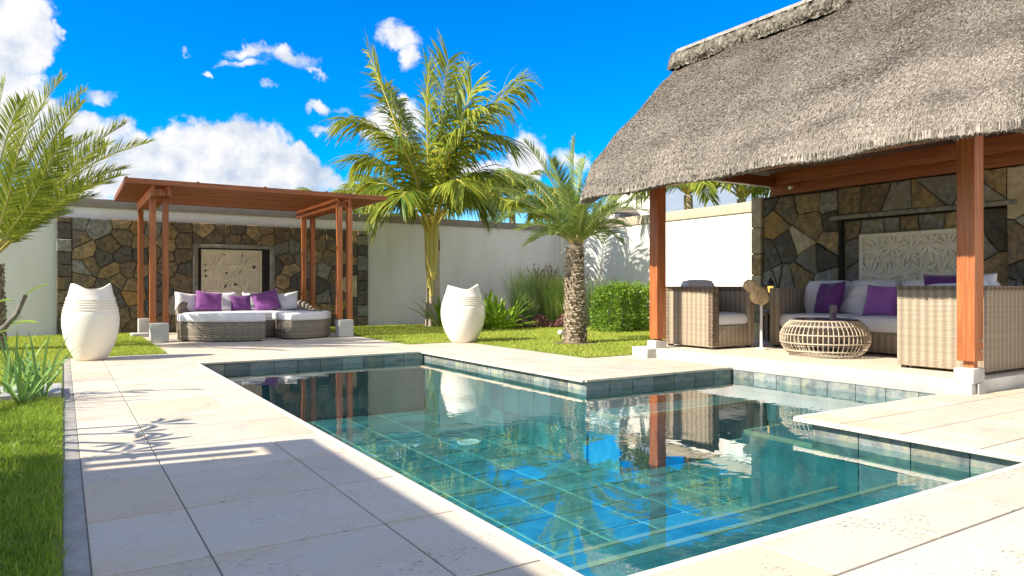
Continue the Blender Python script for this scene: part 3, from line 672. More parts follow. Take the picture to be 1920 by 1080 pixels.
# ------------------------------------------------------------------ pavilion platform and its stone wall
PZ = .13
plat = thing('platform', (9, 5.5, 0), None, None); plat['kind'] = 'structure'
mb = MB(); mb.box(7.17, 12.4, 3.30, 7.98, -.034, PZ); mb.build('floor_slab', M['concrete'], plat, bevel=.006)
mb = MB(); mb.box(7.20, 9.9, 3.33, 7.9, PZ - .01, PZ + .004); mb.build('floor_screed', M['platfloor'], plat)
sw = thing('stone_wall', (10.1, 5.6, 0), 'tall grey and ochre rubble stone wall under the thatched roof', 'stone wall')
XW = 10.0
NY0, NY1, NZ = 4.20, 6.50, 2.04
mb = MB(); mb.box(XW + .04, XW + .35, NY1, 8.05, -.1, 2.528); mb.box(XW + .0, XW + .35, 7.9, 8.065, -.1, 2.53); mb.box(XW + .04, XW + .35, 1.6, NY0, -.1, 2.528); mb.box(XW + .04, XW + .35, NY0, NY1, NZ, 2.528); mb.box(XW + .17, XW + .35, NY0, NY1, -.1, NZ)
mb.build('core', M['mortar'], sw)
to_r = lambda x, y, d: (XW + .04 - d, x, y); to_n = lambda x, y, d: (XW + .17 - d, x, y)
Wr = [1.6, 5.0, 1.8, 2.8, 1.8, 1.3]
for (x0, x1, y0, y1) in ((NY1, 7.86, PZ, 2.5), (1.6, NY0, PZ, 2.52), (NY0, NY1, NZ + .06, 2.52)):
    for p in voronoi(x0, x1, y0, y1, .33, rs): stone_obj(sw, p, to_r, .05, rs, Wr)
for p in voronoi(NY0 + .02, NY1 - .02, .7, NZ - .01, .34, rs): stone_obj(sw, p, to_n, .04, rs, [4, 5, 2, 1.2, .4, .6])
mb = MB(); mb.box(XW - .03, XW + .168, NY0 - .12, NY1 + .12, NZ, NZ + .06); mb.build('niche_ledge', STONE[1], sw, bevel=.01)
z = 0.0; k = 0
while z < 2.5:
    h = min([.42, .3, .5, .36, .44, .52][k % 6], 2.56 - z); k += 1
    mb = MB(); mb.box(XW - .045, XW + .36, 7.87 + .01 * (k % 2), 8.07, z + .006, z + h - .006); mb.build('quoin', STONE[[4, 4, 1, 4, 3, 4][k % 6]], sw, bevel=.012); z += h
bu2 = []
r = random.Random(9)
for i in range(6):
    for j in range(2): bu2.append((.15 + i * .25 + (.1 if j else 0), .26 + j * .38 + r.uniform(-.05, .05), .24, 11, r.uniform(0, 1)))
carved('carved_panel', (XW + .1, 5.4, 1.0), 'wide cream carved stone panel with leaf bursts behind the sofa', 1.56, .86, lambda x, y, d: (XW + .10 - d, 6.17 - x, .935 + y), bu2, M['carvew'])

# ------------------------------------------------------------------ thatched pavilion roof
ET = dict(x0=6.02, x1=10.75, y0=2.44, y1=8.22, z=2.24)
RX, RY0, RY1, RZ = 8.25, 3.3, 7.86, 4.58
def ezf(x):
    q = min(1, max(0, (x - 6.2) / 1.6)); return ET['z'] + .64 * q * q * (3 - 2 * q)
pav = thing('thatched_pavilion', (8.4, 5.5, PZ), 'open pavilion with a big grey thatched roof on red timber posts', 'pavilion')
def eave(s, inset=0, rad=.75):
    """point on the rounded rectangle of the eave, s in 0..1, starting in the middle of the near short side, running clockwise seen from above"""
    x0, x1, y0, y1 = ET['x0'] + inset, ET['x1'] - inset, ET['y0'] + inset, ET['y1'] - inset; r_ = max(.05, rad - inset)
    rn = max(.04, .26 - inset)
    segs = [('l', (x1 + x0) / 2, y0, x0 + rn, y0), ('b', x0 + rn, y0 + rn, -pi / 2), ('l', x0, y0 + rn, x0, y1 - r_), ('a', x0 + r_, y1 - r_, -pi),
            ('l', x0 + r_, y1, x1 - r_, y1), ('a', x1 - r_, y1 - r_, -3 * pi / 2), ('l', x1, y1 - r_, x1, y0 + r_), ('a', x1 - r_, y0 + r_, -2 * pi), ('l', x1 - r_, y0, (x1 + x0) / 2, y0)]
    ls = [sqrt((g[3] - g[1]) ** 2 + (g[4] - g[2]) ** 2) if g[0] == 'l' else (rn if g[0] == 'b' else r_) * pi / 2 for g in segs]
    t = (s % 1.0) * sum(ls)
    for g, l in zip(segs, ls):
        if t <= l or g is segs[-1]:
            q = min(1, t / l)
            if g[0] == 'l': return g[1] + (g[3] - g[1]) * q, g[2] + (g[4] - g[2]) * q
            a = g[3] - q * pi / 2; rr_ = rn if g[0] == 'b' else r_; return g[1] + rr_ * cos(a), g[2] + rr_ * sin(a)
        t -= l
PROF = [(0, 0), (.015, .055), (.05, .13), (.11, .215), (.20, .32), (.33, .45), (.50, .605), (.70, .775), (.87, .905), (1, 1)]
def prof(t):
    k = min(int(t * (len(PROF) - 1)), len(PROF) - 2); q = t * (len(PROF) - 1) - k
    return PROF[k][0] + (PROF[k + 1][0] - PROF[k][0]) * q, PROF[k][1] + (PROF[k + 1][1] - PROF[k][1]) * q
def roofp(s, t, inset=0, dz=0):
    ex, ey = eave(s, inset); f_, g_ = prof(t)
    rx, ry = RX, min(max(ey, RY0), RY1)
    # on the short sides the slope closes in towards the end of the ridge
    ez = ezf(ex) + .015 * sin(s * 90)
    und = (.022 * sin(ex * 2.1 + ey * 3.3 + t * 5) + .014 * sin(ey * 7.1 - t * 9) + .018 * sin(t * 26 + ey * .8) * (1 - t)) * min(1, t * 6)
    return Vector((ex + (rx - ex) * f_ - und * .7, ey + (ry - ey) * f_, ez + (RZ - ez) * g_ + dz + und))
NS, NTT = 220, 36
vs = [roofp(i / NS, j / NTT) for i in range(NS) for j in range(NTT + 1)]
fs = [(i * (NTT + 1) + j, ((i + 1) % NS) * (NTT + 1) + j, ((i + 1) % NS) * (NTT + 1) + j + 1, i * (NTT + 1) + j + 1) for i in range(NS) for j in range(NTT)]
mb = MB(); mb.add(vs, fs); mb.build('thatch', M['thatch'], pav, smooth=True, fixn=False)
# thick lip under the eave, then the boarded ceiling
lip = [[roofp(i / NS, 0)] + [Vector((*eave(i / NS, .10), ezf(eave(i / NS)[0]) + .01)), Vector((*eave(i / NS, .24), ezf(eave(i / NS)[0]) + .13))] for i in range(NS)]
mb = MB(); mb.add([p for r_ in lip for p in r_], [(i * 3 + j, i * 3 + j + 1, ((i + 1) % NS) * 3 + j + 1, ((i + 1) % NS) * 3 + j) for i in range(NS) for j in range(2)]); mb.build('eave_underside', M['thatch'], pav, fixn=False)
def ceil(i, j):
    e = eave(i / NS, .24); t = j / 6.; ry = min(max(e[1], RY0 + .2), RY1 - .2)
    return Vector((e[0] + (RX - e[0]) * t, e[1] + (ry - e[1]) * t, ezf(eave(i / NS)[0]) + .13 + (RZ - .45 - ezf(eave(i / NS)[0]) - .13) * (t ** .85)))
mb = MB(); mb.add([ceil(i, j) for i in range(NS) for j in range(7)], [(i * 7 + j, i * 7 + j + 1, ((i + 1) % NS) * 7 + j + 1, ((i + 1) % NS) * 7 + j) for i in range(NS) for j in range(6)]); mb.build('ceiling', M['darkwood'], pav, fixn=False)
# straws
def straws(n, seed):
    rr = np.random.RandomState(seed)
    G = np.array([[list(roofp(i / NS, j / 60.)) for j in range(61)] for i in range(NS + 1)])
    # sample s,t with area weight
    du = np.linalg.norm(G[1:, :-1] - G[:-1, :-1], axis=2); dv = np.linalg.norm(G[:-1, 1:] - G[:-1, :-1], axis=2); A = du * dv
    I, J = np.meshgrid(np.arange(NS), np.arange(60), indexing='ij')
    A = A * np.where((I / NS > .08) & (I / NS < .55), 1.0, .12)          # the far slope carries fewer straws
    k = rr.choice(A.size, n, p=(A / A.sum()).ravel()); ii, jj = np.unravel_index(k, A.shape); a, b = rr.uniform(size=n)[:, None], rr.uniform(size=n)[:, None]
    P = G[ii, jj] * (1 - a) * (1 - b) + G[ii + 1, jj] * a * (1 - b) + G[ii, jj + 1] * (1 - a) * b + G[ii + 1, jj + 1] * a * b
    dn = G[ii, jj] - G[ii, jj + 1]; dn /= np.linalg.norm(dn, axis=1)[:, None] + 1e-9
    sd_ = G[ii + 1, jj] - G[ii, jj]; sd_ /= np.linalg.norm(sd_, axis=1)[:, None] + 1e-9
    nr = np.cross(dn, sd_); nr /= np.linalg.norm(nr, axis=1)[:, None] + 1e-9
    nr *= np.sign(nr[:, 2:3] + 1e-6)
    dv_ = dn + sd_ * rr.normal(0, .24, n)[:, None] + nr * rr.uniform(.05, .42, n)[:, None]; dv_ /= np.linalg.norm(dv_, axis=1)[:, None]
    l = rr.uniform(.026, .058, n)[:, None]; w = rr.uniform(.0020, .0034, n)[:, None]
    wv = np.cross(dv_, nr); wv /= np.linalg.norm(wv, axis=1)[:, None]; wv = wv + nr * rr.normal(0, .5, n)[:, None]
    P = P - dv_ * l * .3
    v = np.stack([P - wv * w, P + wv * w, P + dv_ * l + wv * w * .7, P + dv_ * l - wv * w * .7], 1).reshape(-1, 3)
    i4 = np.arange(n)[:, None] * 4
    return v, i4 + np.array([[0, 1, 2, 3]])
v, f_ = straws(560000, 1)
o = fast('straw', v, f_, M['straw'], pav); o['kind'] = 'stuff'
# fringe of cut ends along the eave
rr = np.random.RandomState(2); n = 16000; V = []
for k in range(n):
    s_ = rr.uniform(.06, .56); e = eave(s_, rr.uniform(-.01, .12)); z_ = ezf(eave(s_)[0]) + .015 * sin(s_ * 90); l = rr.uniform(.01, .045); a = rr.uniform(0, pi); w = .0045
    V += [(e[0] - cos(a) * w, e[1] - sin(a) * w, z_ + .05), (e[0] + cos(a) * w, e[1] + sin(a) * w, z_ + .05), (e[0] + cos(a) * w + rr.normal(0, .01), e[1] + sin(a) * w + rr.normal(0, .01), z_ - l * rr.uniform(.1, 1)), (e[0] - cos(a) * w, e[1] - sin(a) * w, z_ - l * .5)]
o = fast('fringe', V, np.arange(n)[:, None] * 4 + np.array([[0, 1, 2, 3]]), M['straw'], pav); o['kind'] = 'stuff'
# ridge: rough bound roll with a cement cap in lengths
mb = MB(); r = random.Random(3)
NR = 90
sec = [(-.30, -.20), (-.27, -.02), (-.20, .07), (-.1, .12), (.1, .12), (.2, .07), (.27, -.02), (.30, -.20)]
vs = []
for i in range(NR + 1):
    y = RY0 - .25 + (RY1 - RY0 + .42) * i / NR
    for (dx, dz) in sec: vs.append((RX + dx + r.uniform(-.02, .02), y + r.uniform(-.015, .015), RZ + dz + r.uniform(-.022, .022)))
fs = [(i * 8 + j, (i + 1) * 8 + j, (i + 1) * 8 + j + 1, i * 8 + j + 1) for i in range(NR) for j in range(7)] + [tuple(range(8)), tuple(NR * 8 + k for k in range(8))]
mb.add(vs, fs); mb.build('ridge_roll', M['ridge'], pav)
rr = np.random.RandomState(6); n = 5000; V = []
for k in range(n):
    y = rr.uniform(RY0 - .25, RY1 + .17); q = rr.uniform(0, 1); p = Vector((RX - .30 + q * .14, y, RZ - .18 + q * .26)); d = Vector((rr.normal(-.6, .5), rr.normal(0, .8), rr.normal(0, .6))).normalized() * rr.uniform(.02, .06); w = d.cross(Vector((0, 0, 1))).normalized() * .006
    V += [p - w, p + w, p + d + w, p + d - w]
o = fast('ridge_twig', V, np.arange(n)[:, None] * 4 + np.array([[0, 1, 2, 3]]), M['ridge'], pav); o['kind'] = 'stuff'
y = RY0 - .2
while y < RY1 + .1:
    l = r.uniform(.75, 1.0); l = min(l, RY1 + .12 - y)
    mb = MB(); mb.prism([(RX - .21, RZ + .075), (RX - .17, RZ + .14), (RX, RZ + .165), (RX + .17, RZ + .14), (RX + .21, RZ + .075), (RX, RZ + .1)], y, y + l - .012, axis='y'); mb.build('ridge_cap', M['cement'], pav, bevel=.008); y += l
# posts on concrete pedestals, with bolts
for (px, py) in ((7.29, 3.37), (7.29, 7.565)):
    mb = MB(); mb.box(px - .085, px + .085, py - .08, py + .08, .31 if py < 5 else .27, 2.62); po = mb.build('post', M['wood'], pav, bevel=.004)
    for zz in (.40, .50):
        mb = MB(); mb.tube([(px + .03, py - .08, zz), (px + .03, py - .092, zz)], .012, 8); mb.build('bolt', M['bolt'], po, smooth=True)
    mb = MB(); mb.box(px - .03, px + .05, py - .045, py + .045, .2, .33); mb.build('post_shoe', M['wood'], pav)
    mb = MB(); mb.box(7.166, px + .10, py - .088, py + .095, .0 if py > 5 else .10, .245); mb.build('pedestal', M['concrete'], pav, bevel=.022)
    mb = MB(); mb.box(7.24, px + .10, py - .10 , py - .09, -.03, .1)
    if py < 5: mb.build('pedestal_foot', M['concrete'], pav)
mb = MB(); mb.box(7.0, 7.19, 7.47, 7.68, -.02, .13); mb.build('pedestal_foot', M['concrete'], pav, bevel=.006)
# beams
def beam(x0, x1, y0, y1, z0, z1, ax): mb = MB(); mb.box(x0, x1, y0, y1, z0, z1); return mb.build('beam', M['wood' + ax], pav, bevel=.004)
beam(7.22, 7.36, 2.75, 7.85, 2.46, 2.64, 'y')
beam(9.93, 10.3, 2.0, 7.66, 2.53, 2.685, 'y'); beam(9.91, 10.3, 2.0, 7.66, 2.69, 2.90, 'y')
beam(7.37, 9.90, 7.54, 7.66, 2.66, 2.82, 'x'); beam(7.37, 10.4, 3.26, 3.42, 2.62, 2.80, 'x')
beam(8.55, 8.67, 2.8, 7.53, 2.84, 2.98, 'y')
for yy in (3.9, 4.85, 5.8, 6.75):      # rafters
    mb = MB(); mb.obox(((7.3 + 8.2) / 2, yy, 3.1), (.5, 0, .55), (0, .035, 0), (-.05, 0, .045)); mb.build('rafter', M['woodx'], pav)
mb = MB(); mb.tube([(9.86, 7.2, 2.62), (9.80, 7.2, 2.60)], .03, 12); mb.build('spotlight', M['whitepaint'], pav, smooth=True)

# ------------------------------------------------------------------ pergola
pg = thing('pergola', (3.3, 15.6, 0), 'red timber pergola with a slatted flat roof over the daybed', 'pergola')
a2 = radians(1.5)
def pr(x, y): return (x, y + (x - 3.3) * tan(a2) * .0)
k = 0; y = 14.10
mb0 = None
while y < 17.3:
    mb = MB(); mb.box(.92, 5.76, y, y + .082, 2.846, 2.912); mb.build('roof_slat', M['woodx'], pg); y += .13; k += 1
mb = MB(); mb.box(.90, 5.78, 14.04, 14.085, 2.842, 2.93); mb.build('fascia', M['woodx'], pg)
for x in (.94, 2.1, 3.3, 4.5, 5.70): mb = MB(); mb.box(x - .02, x + .02, 14.09, 17.32, 2.914, 2.955); mb.build('rafter', M['woody'], pg)
for xc in (1.51, 4.90):
    for dx in (-.13, .13):
        mb = MB(); mb.box(xc + dx - .03, xc + dx + .03, 14.20, 17.25, 2.66, 2.84); mb.build('beam', M['woody'], pg, bevel=.004)
    for j in range(11):
        yy = 14.35 + j * .26; mb = MB(); mb.box(xc - .098, xc + .098, yy - .05, yy + .05, 2.68, 2.80); mb.build('beam_block', M['wood'], pg)
for (xc, yc) in ((1.50, 14.55), (1.50, 16.95), (4.88, 14.15), (4.90, 16.75)):
    for dx in (-.105, .105):
        mb = MB(); mb.box(xc + dx - .05, xc + dx + .05, yc - .06, yc + .06, .36, 2.84 if False else 2.655); mb.build('post', M['wood'], pg, bevel=.004)
    mb = MB(); mb.box(xc - .155, xc + .155, yc - .13, yc + .13, .0, .355); mb.build('pedestal', M['concrete'], pg, bevel=.02)
mb = MB(); mb.box(1.18, 1.5, 16.2, 16.7, .0, .07); mb.build('footing', M['concrete'], pg, bevel=.01)

# ------------------------------------------------------------------ cushions and pillows
def cushion_mesh(name, W, D, H, m, parent, loc, rot=(0, 0, 0), puff=.02, n=10, pinch=.0):
    """soft rectangular cushion with rounded, slightly puffed faces"""
    bm = bmesh.new(); bmesh.ops.create_cube(bm, size=1); bmesh.ops.subdivide_edges(bm, edges=bm.edges, cuts=n, use_grid_fill=True)
    for v in bm.verts:
        x, y, z = v.co * 2
        r_ = .9
        w = (1 - abs(x) ** 4) * (1 - abs(y) ** 4)
        ex = 1 - .5 * (min(H, .3) / W) * (1 - sqrt(max(0, 1 - z * z * .85))); ey = 1 - .5 * (min(H, .3) / D) * (1 - sqrt(max(0, 1 - z * z * .85)))
        v.co = Vector((x * W / 2 * ex, y * D / 2 * ey, z * (H / 2 + puff * w)))
    me = bpy.data.meshes.new(name); bm.to_mesh(me); bm.free(); me.polygons.foreach_set('use_smooth', [True] * len(me.polygons))
    o = link(name, me, m, parent); o.location = Vector(loc) - root_off(parent); o.rotation_euler = rot; return o
def pillow(label, S, T, m, loc, rot, group='scatter pillows', H=None, seed=0):
    """square scatter pillow standing on its edge: thick middle, thin pinched rim, pointed corners"""
    n = 16; vs = []; fs = []; r = random.Random(seed); H = H or S; ph = [r.uniform(0, 6) for _ in range(4)]
    for side in (1, -1):
        for i in range(n + 1):
            for j in range(n + 1):
                u, v = i / n * 2 - 1, j / n * 2 - 1
                px = u * (1 - .09 * (1 - u * u) * 0 - .07 * (1 - v * v)) ; pz = v * (1 - .07 * (1 - u * u))
                th = ((1 - u ** 4) * (1 - v ** 4)) ** .6
                wr = .010 * sin(u * 5 + ph[0] + v * 3) * th + .006 * sin(v * 9 + ph[1] + u * 4) * th
                vs.append((px * S / 2, side * (T / 2 * th) + wr, pz * H / 2 + H / 2))
    N = (n + 1) ** 2
    for s_ in range(2):
        for i in range(n):
            for j in range(n):
                a = s_ * N + i * (n + 1) + j; q = (a, a + 1, a + n + 2, a + n + 1); fs.append(q if s_ else q[::-1])
    me = bpy.data.meshes.new('pillow'); me.from_pydata(vs, [], fs)
    bm = bmesh.new(); bm.from_mesh(me); bmesh.ops.remove_doubles(bm, verts=bm.verts, dist=.0005); bmesh.ops.recalc_face_normals(bm, faces=bm.faces); bm.to_mesh(me); bm.free()
    me.polygons.foreach_set('use_smooth', [True] * len(me.polygons))
    o = link('pillow', me, m); o.location = loc; o.rotation_euler = rot
    return tag(o, label, 'pillow', group)

# ------------------------------------------------------------------ daybed group under the pergola
def wedge(a0, a1, r1, c, z0, z1, ri=.0, n=20, grow=0):
    P = [(c[0] + (r1 + grow) * cos(a0 + (a1 - a0) * k / n), c[1] + (r1 + grow) * sin(a0 + (a1 - a0) * k / n)) for k in range(n + 1)]
    if ri > 0: P += [(c[0] + ri * cos(a1 + (a0 - a1) * k / n), c[1] + ri * sin(a1 + (a0 - a1) * k / n)) for k in range(n + 1)]
    else: P.append(c)
    return P
def ottoman(label, poly, loc):
    t = thing('ottoman', loc, label, 'ottoman', 'curved wicker ottomans in front of the daybed')
    mb = MB(); mb.prism(poly, .025, .36); mb.build('wicker_base', M['wickg'], t, bevel=.02)
    cx = sum(p[0] for p in poly) / len(poly); cy = sum(p[1] for p in poly) / len(poly)
    P2 = [(cx + (x - cx) * 1.012, cy + (y - cy) * 1.012) for x, y in poly]
    mb = MB(); mb.prism(P2, .362, .515); mb.build('cushion', M['cushion'], t, bevel=.05, seg=4)
    mb = MB(); mb.prism([(cx + (x - cx) * .9, cy + (y - cy) * .9) for x, y in poly], 0, .03); mb.build('foot_plinth', M['black'], t)
# left ottoman: shallow curve towards the pool
def arcpoly(x0, x1, yb, yf, sag, n=18, left=0.0):
    P = [(x0, yb), (x0 - left, yf + sag * .8)]
    for k in range(1, n): q = k / n; P.append((x0 - left * (1 - q) + (x1 - x0) * q, yf + sag * (1 - sin(pi * (q * .62 + .0) + .0) if False else (1 - q) ** 2.2)))
    P += [(x1, yf), (x1, yb)]
    return P
ottoman('left white-topped curved wicker ottoman nearest the pool', arcpoly(1.83, 3.22, 14.75, 13.75, .75, left=.0), (2.5, 14.3, 0))
P = [(3.62, 14.9), (3.62, 14.05), (3.72, 13.86)]
for k in range(1, 14): q = k / 14; P.append((3.72 + 1.02 * sin(q * pi / 2), 13.86 + .85 * (1 - cos(q * pi / 2))))
P += [(4.76, 14.95)]
ottoman('right white-topped curved wicker ottoman beside the post', P, (4.1, 14.4, 0))
tt = thing('side_table', (3.38, 14.95, 0), 'round dark wicker centre table between the two ottomans', 'table')
mb = MB(); mb.lathe([(.30, .02), (.33, .05), (.33, .36), (.30, .375)], 36, (3.42, 14.95, 0)); mb.build('wicker_drum', M['wickg'], tt, smooth=True)
mb = MB(); mb.lathe([(.335, .376), (.335, .395), (.33, .40)], 36, (3.42, 14.95, 0)); mb.build('table_top', M['glass'], tt)
db = thing('daybed', (3.3, 16.0, 0), 'half-round wicker daybed with white cushion under the pergola', 'daybed')
P = wedge(0, pi, 1.32, (3.32, 15.55), 0, 0); P = P[:-1]
mb = MB(); mb.prism(P, .03, .36); mb.build('wicker_base', M['wickg'], db, bevel=.02)
mb = MB(); mb.prism([(3.32 + (x - 3.32) * .985, 15.56 + (y - 15.56) * .97) for x, y in P], .362, .50); mb.build('seat_cushion', M['cushion'], db, bevel=.045, seg=4)
# low curved backrest rising towards the middle
N = 40; mb = MB(); vs = []
for k in range(N + 1):
    a = pi * k / N; zt = .50 + .22 * min(1, sin(a) * 2.2) ** .8
    for (rr_, z_) in ((1.33, .10), (1.40, .12), (1.42, zt - .03), (1.38, zt), (1.33, zt - .03)): vs.append((3.32 + rr_ * cos(a), 15.5 + rr_ * sin(a), z_))
fs = [(i * 5 + j, (i + 1) * 5 + j, (i + 1) * 5 + (j + 1) % 5, i * 5 + (j + 1) % 5) for i in range(N) for j in range(5)]
mb.add(vs, fs); mb.build('backrest', M['wickg'], db, smooth=True)
G = 'pillows on the daybed'
pillow('leftmost white pillow on the daybed, tilted outwards', 0.52, .17, M['cushion'], (2.20, 16.28, .50), (-.30, .14, .35), G, H=0.42, seed=1)
pillow('large purple pillow at the left of the daybed', 0.56, .17, M['purple'], (2.62, 16.20, .50), (-.32, .12, .12), G, H=0.45, seed=2)
pillow('white pillow between the large and the small purple pillow', 0.50, .16, M['cushion'], (3.02, 16.52, .50), (-.25, .0, .1), G, H=0.42, seed=3)
pillow('small dark purple pillow in the middle of the daybed', 0.44, .15, M['dpurple'], (3.30, 16.28, .50), (-.28, -.02, 0), G, H=0.36, seed=4)
pillow('white pillow right of the small dark purple pillow', 0.50, .16, M['cushion'], (3.62, 16.50, .50), (-.25, .0, -.1), G, H=0.42, seed=5)
pillow('large purple pillow at the right of the daybed, corner raised', 0.58, .17, M['purple'], (3.86, 16.18, .49), (-.32, -.22, -.12), G, H=0.47, seed=6)
pillow('rightmost white pillow on the daybed', 0.52, .17, M['cushion'], (4.28, 16.24, .50), (-.30, -.12, -.35), G, H=0.42, seed=7)

# ------------------------------------------------------------------ vases
def vase(label, loc, ph, k_=1.0):
    t = thing('vase', loc, label, 'vase', 'tall white vases on the paving')
    prof_ = [(.0, .0), (.20, .0), (.225, .012), (.27, .08), (.335, .20), (.378, .33), (.40, .46), (.402, .56), (.395, .62), (.388, .66)]
    for k in range(5): z_ = .67 + k * .034; r_ = .385 - k * .012; prof_ += [(r_ - .007, z_), (r_ + .004, z_ + .011), (r_ + .004, z_ + .023)]
    prof_ += [(.318, .86), (.295, .93), (.272, 1.0)]
    inner = [(.252, 1.0), (.28, .90), (.30, .80), (.30, .6)]
    n = 72; vs = []; fs = []; A = prof_ + inner; H0 = 1.0
    for (r_, z_) in A:
        for k in range(n):
            q = 2 * pi * k / n
            lift = max(0, (z_ - .72) / .28) ** 1.6; wv = .042 * cos(2 * (q - ph)) + .012 * cos(3 * q + 1)
            rr_ = r_ * k_ * (1 + .035 * cos(2 * (q - ph)) * (z_ / 1.0)); zz = z_ * 1.02 + wv * lift
            vs.append((rr_ * cos(q), rr_ * sin(q), zz))
    for i in range(len(A) - 1):
        for k in range(n): fs.append((i * n + k, i * n + (k + 1) % n, (i + 1) * n + (k + 1) % n, (i + 1) * n + k))
    mb = MB(); mb.add(vs, fs); mb.build('vase_body', M['vase'], t, world=False, smooth=True, fixn=False)
    return t
vase('tall white ribbed vase at the left beside the lawn', (.33, 11.50, 0), .1, .86)
vase('tall white ribbed vase with dipping rim between the two palms', (6.24, 11.55, 0), -.45)

# ------------------------------------------------------------------ rattan seats and table under the thatch
def wick_box(parent, name, x0, x1, y0, y1, z0, z1, bev=.012, m=None): mb = MB(); mb.box(x0, x1, y0, y1, z0, z1); return mb.build(name, m or M['wick'], parent, bevel=bev)
F0 = PZ + .035
ac = thing('armchair', (8.1, 7.3, PZ), 'square brown wicker armchair with white cushions facing the pool beside the far post', 'armchair')
X0, X1, Y0, Y1, ZT = 7.67, 8.56, 6.88, 7.80, 1.02
wick_box(ac, 'arm', X0, X0 + .13, Y0, Y1, F0, ZT)
wick_box(ac, 'arm', X1 - .13, X1, Y0, Y1, F0, ZT)
wick_box(ac, 'seat_base', X0 + .132, X1 - .132, Y0 + .004, Y1 - .002, F0, .465)
wick_box(ac, 'backrest', X0 + .132, X1 - .132, Y1 - .13, Y1 - .002, .467, ZT - .004)
for (a, b, c, d) in ((X0 - .004, X0 + .134, Y0 - .004, Y0 + .08), (X0 - .004, X0 + .134, Y1 - .08, Y1 + .004)): wick_box(ac, 'border', a, b, c, d, F0 + .02, ZT - .07, .01, M['wickb'])
wick_box(ac, 'border', X0 - .005, X0 + .135, Y0 - .005, Y1 + .005, ZT - .069, ZT + .004, .012, M['wickb'])
wick_box(ac, 'border', X1 - .135, X1 + .005, Y0 - .005, Y1 + .005, ZT - .069, ZT + .004, .012, M['wickb'])
cushion_mesh('seat_cushion', .62, .78, .165, M['cushion'], ac, (X0 + .445, Y0 + .40, .55), puff=.02)
cushion_mesh('back_cushion', .60, .19, .50, M['cushion'], ac, (X0 + .43, Y1 - .27, .86), rot=(-.14, 0, 0), puff=.015)
for (x, y) in ((X0 + .06, Y0 + .06), (X1 - .06, Y0 + .06), (X0 + .06, Y1 - .06), (X1 - .06, Y1 - .06)): mb = MB(); mb.box(x - .03, x + .03, y - .03, y + .03, PZ + .002, F0 - .001); mb.build('foot', M['black'], ac)
# sofa along the stone wall, facing the pool
sf = thing('sofa', (9.35, 5.6, PZ), 'long brown wicker sofa with white cushions along the stone wall', 'sofa')
SX0, SX1, SY0, SY1 = 8.87, 9.80, 4.35, 6.86
wick_box(sf, 'seat_base', SX0, SX1 - .14, SY0 + .162, SY1 - .162, F0, .42)
wick_box(sf, 'arm', SX0 - .002, SX1, SY1 - .16, SY1, F0, 1.0); wick_box(sf, 'arm', SX0 - .002, SX1, SY0, SY0 + .16, F0, 1.0)
wick_box(sf, 'backrest', SX1 - .138, SX1 - .002, SY0 + .161, SY1 - .161, F0, .99)
for (y0, y1) in ((5.62, 6.69), (4.53, 5.60)):
    cushion_mesh('seat_cushion', .76, y1 - y0, .20, M['cushion'], sf, (SX0 + .385, (y0 + y1) / 2, .52), puff=.015)
for yc in (6.33, 5.64, 4.90): cushion_mesh('back_cushion', .19, .70, .50, M['cushion'], sf, (SX1 - .27, yc, .85), rot=(0, -.0 + .14, 0), puff=.01)
for (x, y) in ((SX0 + .06, SY0 + .08), (SX0 + .06, SY1 - .08), (SX1 - .06, SY0 + .08), (SX1 - .06, SY1 - .08)): mb = MB(); mb.box(x - .03, x + .03, y - .03, y + .03, PZ + .002, F0 - .001); mb.build('foot', M['black'], sf)
G = 'pillows on the sofa'
pillow('large dark purple pillow leaning in the corner of the sofa', .50, .17, M['dpurple'], (9.22, 6.18, .615), (.34, 0.06, pi / 2 - .25), G, seed=11)
pillow('lilac pillow in the middle of the sofa', .44, .16, M['lilac'], (9.22, 5.40, .615), (.30, -.05, pi / 2 + .1), G, seed=12)
pillow('white pillow behind the dark purple sofa pillow', .50, .16, M['cushion'], (9.40, 5.93, .615), (.30, -.1, pi / 2), G, seed=13)
pillow('dark purple pillow peeping over the near armchair', .50, .16, M['dpurple'], (8.22, 4.02, .66), (-.10, 0, pi / 2), 'pillows on the near armchair', seed=14)
pillow('white pillow peeping over the near armchair beside the post', .50, .18, M['cushion'], (8.30, 3.80, .66), (-.10, 0, pi / 2), 'pillows on the near armchair', seed=15)
# near armchair / loveseat with its back to the pool
nc = thing('armchair', (8.2, 3.95, PZ), 'large pale brown wicker armchair in the foreground behind the near post', 'armchair')
X0, X1, Y0, Y1, ZT = 7.70, 8.85, 3.40, 4.30, 1.02
wick_box(nc, 'backrest', X0, X0 + .14, Y0, Y1, F0, ZT)
wick_box(nc, 'arm', X0 + .142, X1 + .3, Y0 + .002, Y0 + .14, F0, ZT - .003)
wick_box(nc, 'arm', X0 + .142, X1, Y1 - .14, Y1 - .002, F0, ZT - .003)
wick_box(nc, 'seat_base', X0 + .142, X1, Y0 + .142, Y1 - .142, F0, .45)
wick_box(nc, 'border', X0 - .005, X0 + .145, Y0 - .005, Y1 + .005, ZT - .045, ZT + .004, .012, M['wickb'])
wick_box(nc, 'border', X0 + .147, X1 + .305, Y0 - .005, Y0 + .146, ZT - .045, ZT + .003, .012, M['wickb'])
cushion_mesh('seat_cushion', .72, .60, .18, M['cushion'], nc, (8.24, 3.85, .54))
cushion_mesh('back_cushion', .18, .60, .46, M['cushion'], nc, (7.95, 3.85, .80), rot=(0, .12, 0))
cushion_mesh('back_cushion', .50, .16, .44, M['cushion'], nc, (8.24, 3.66, .845))
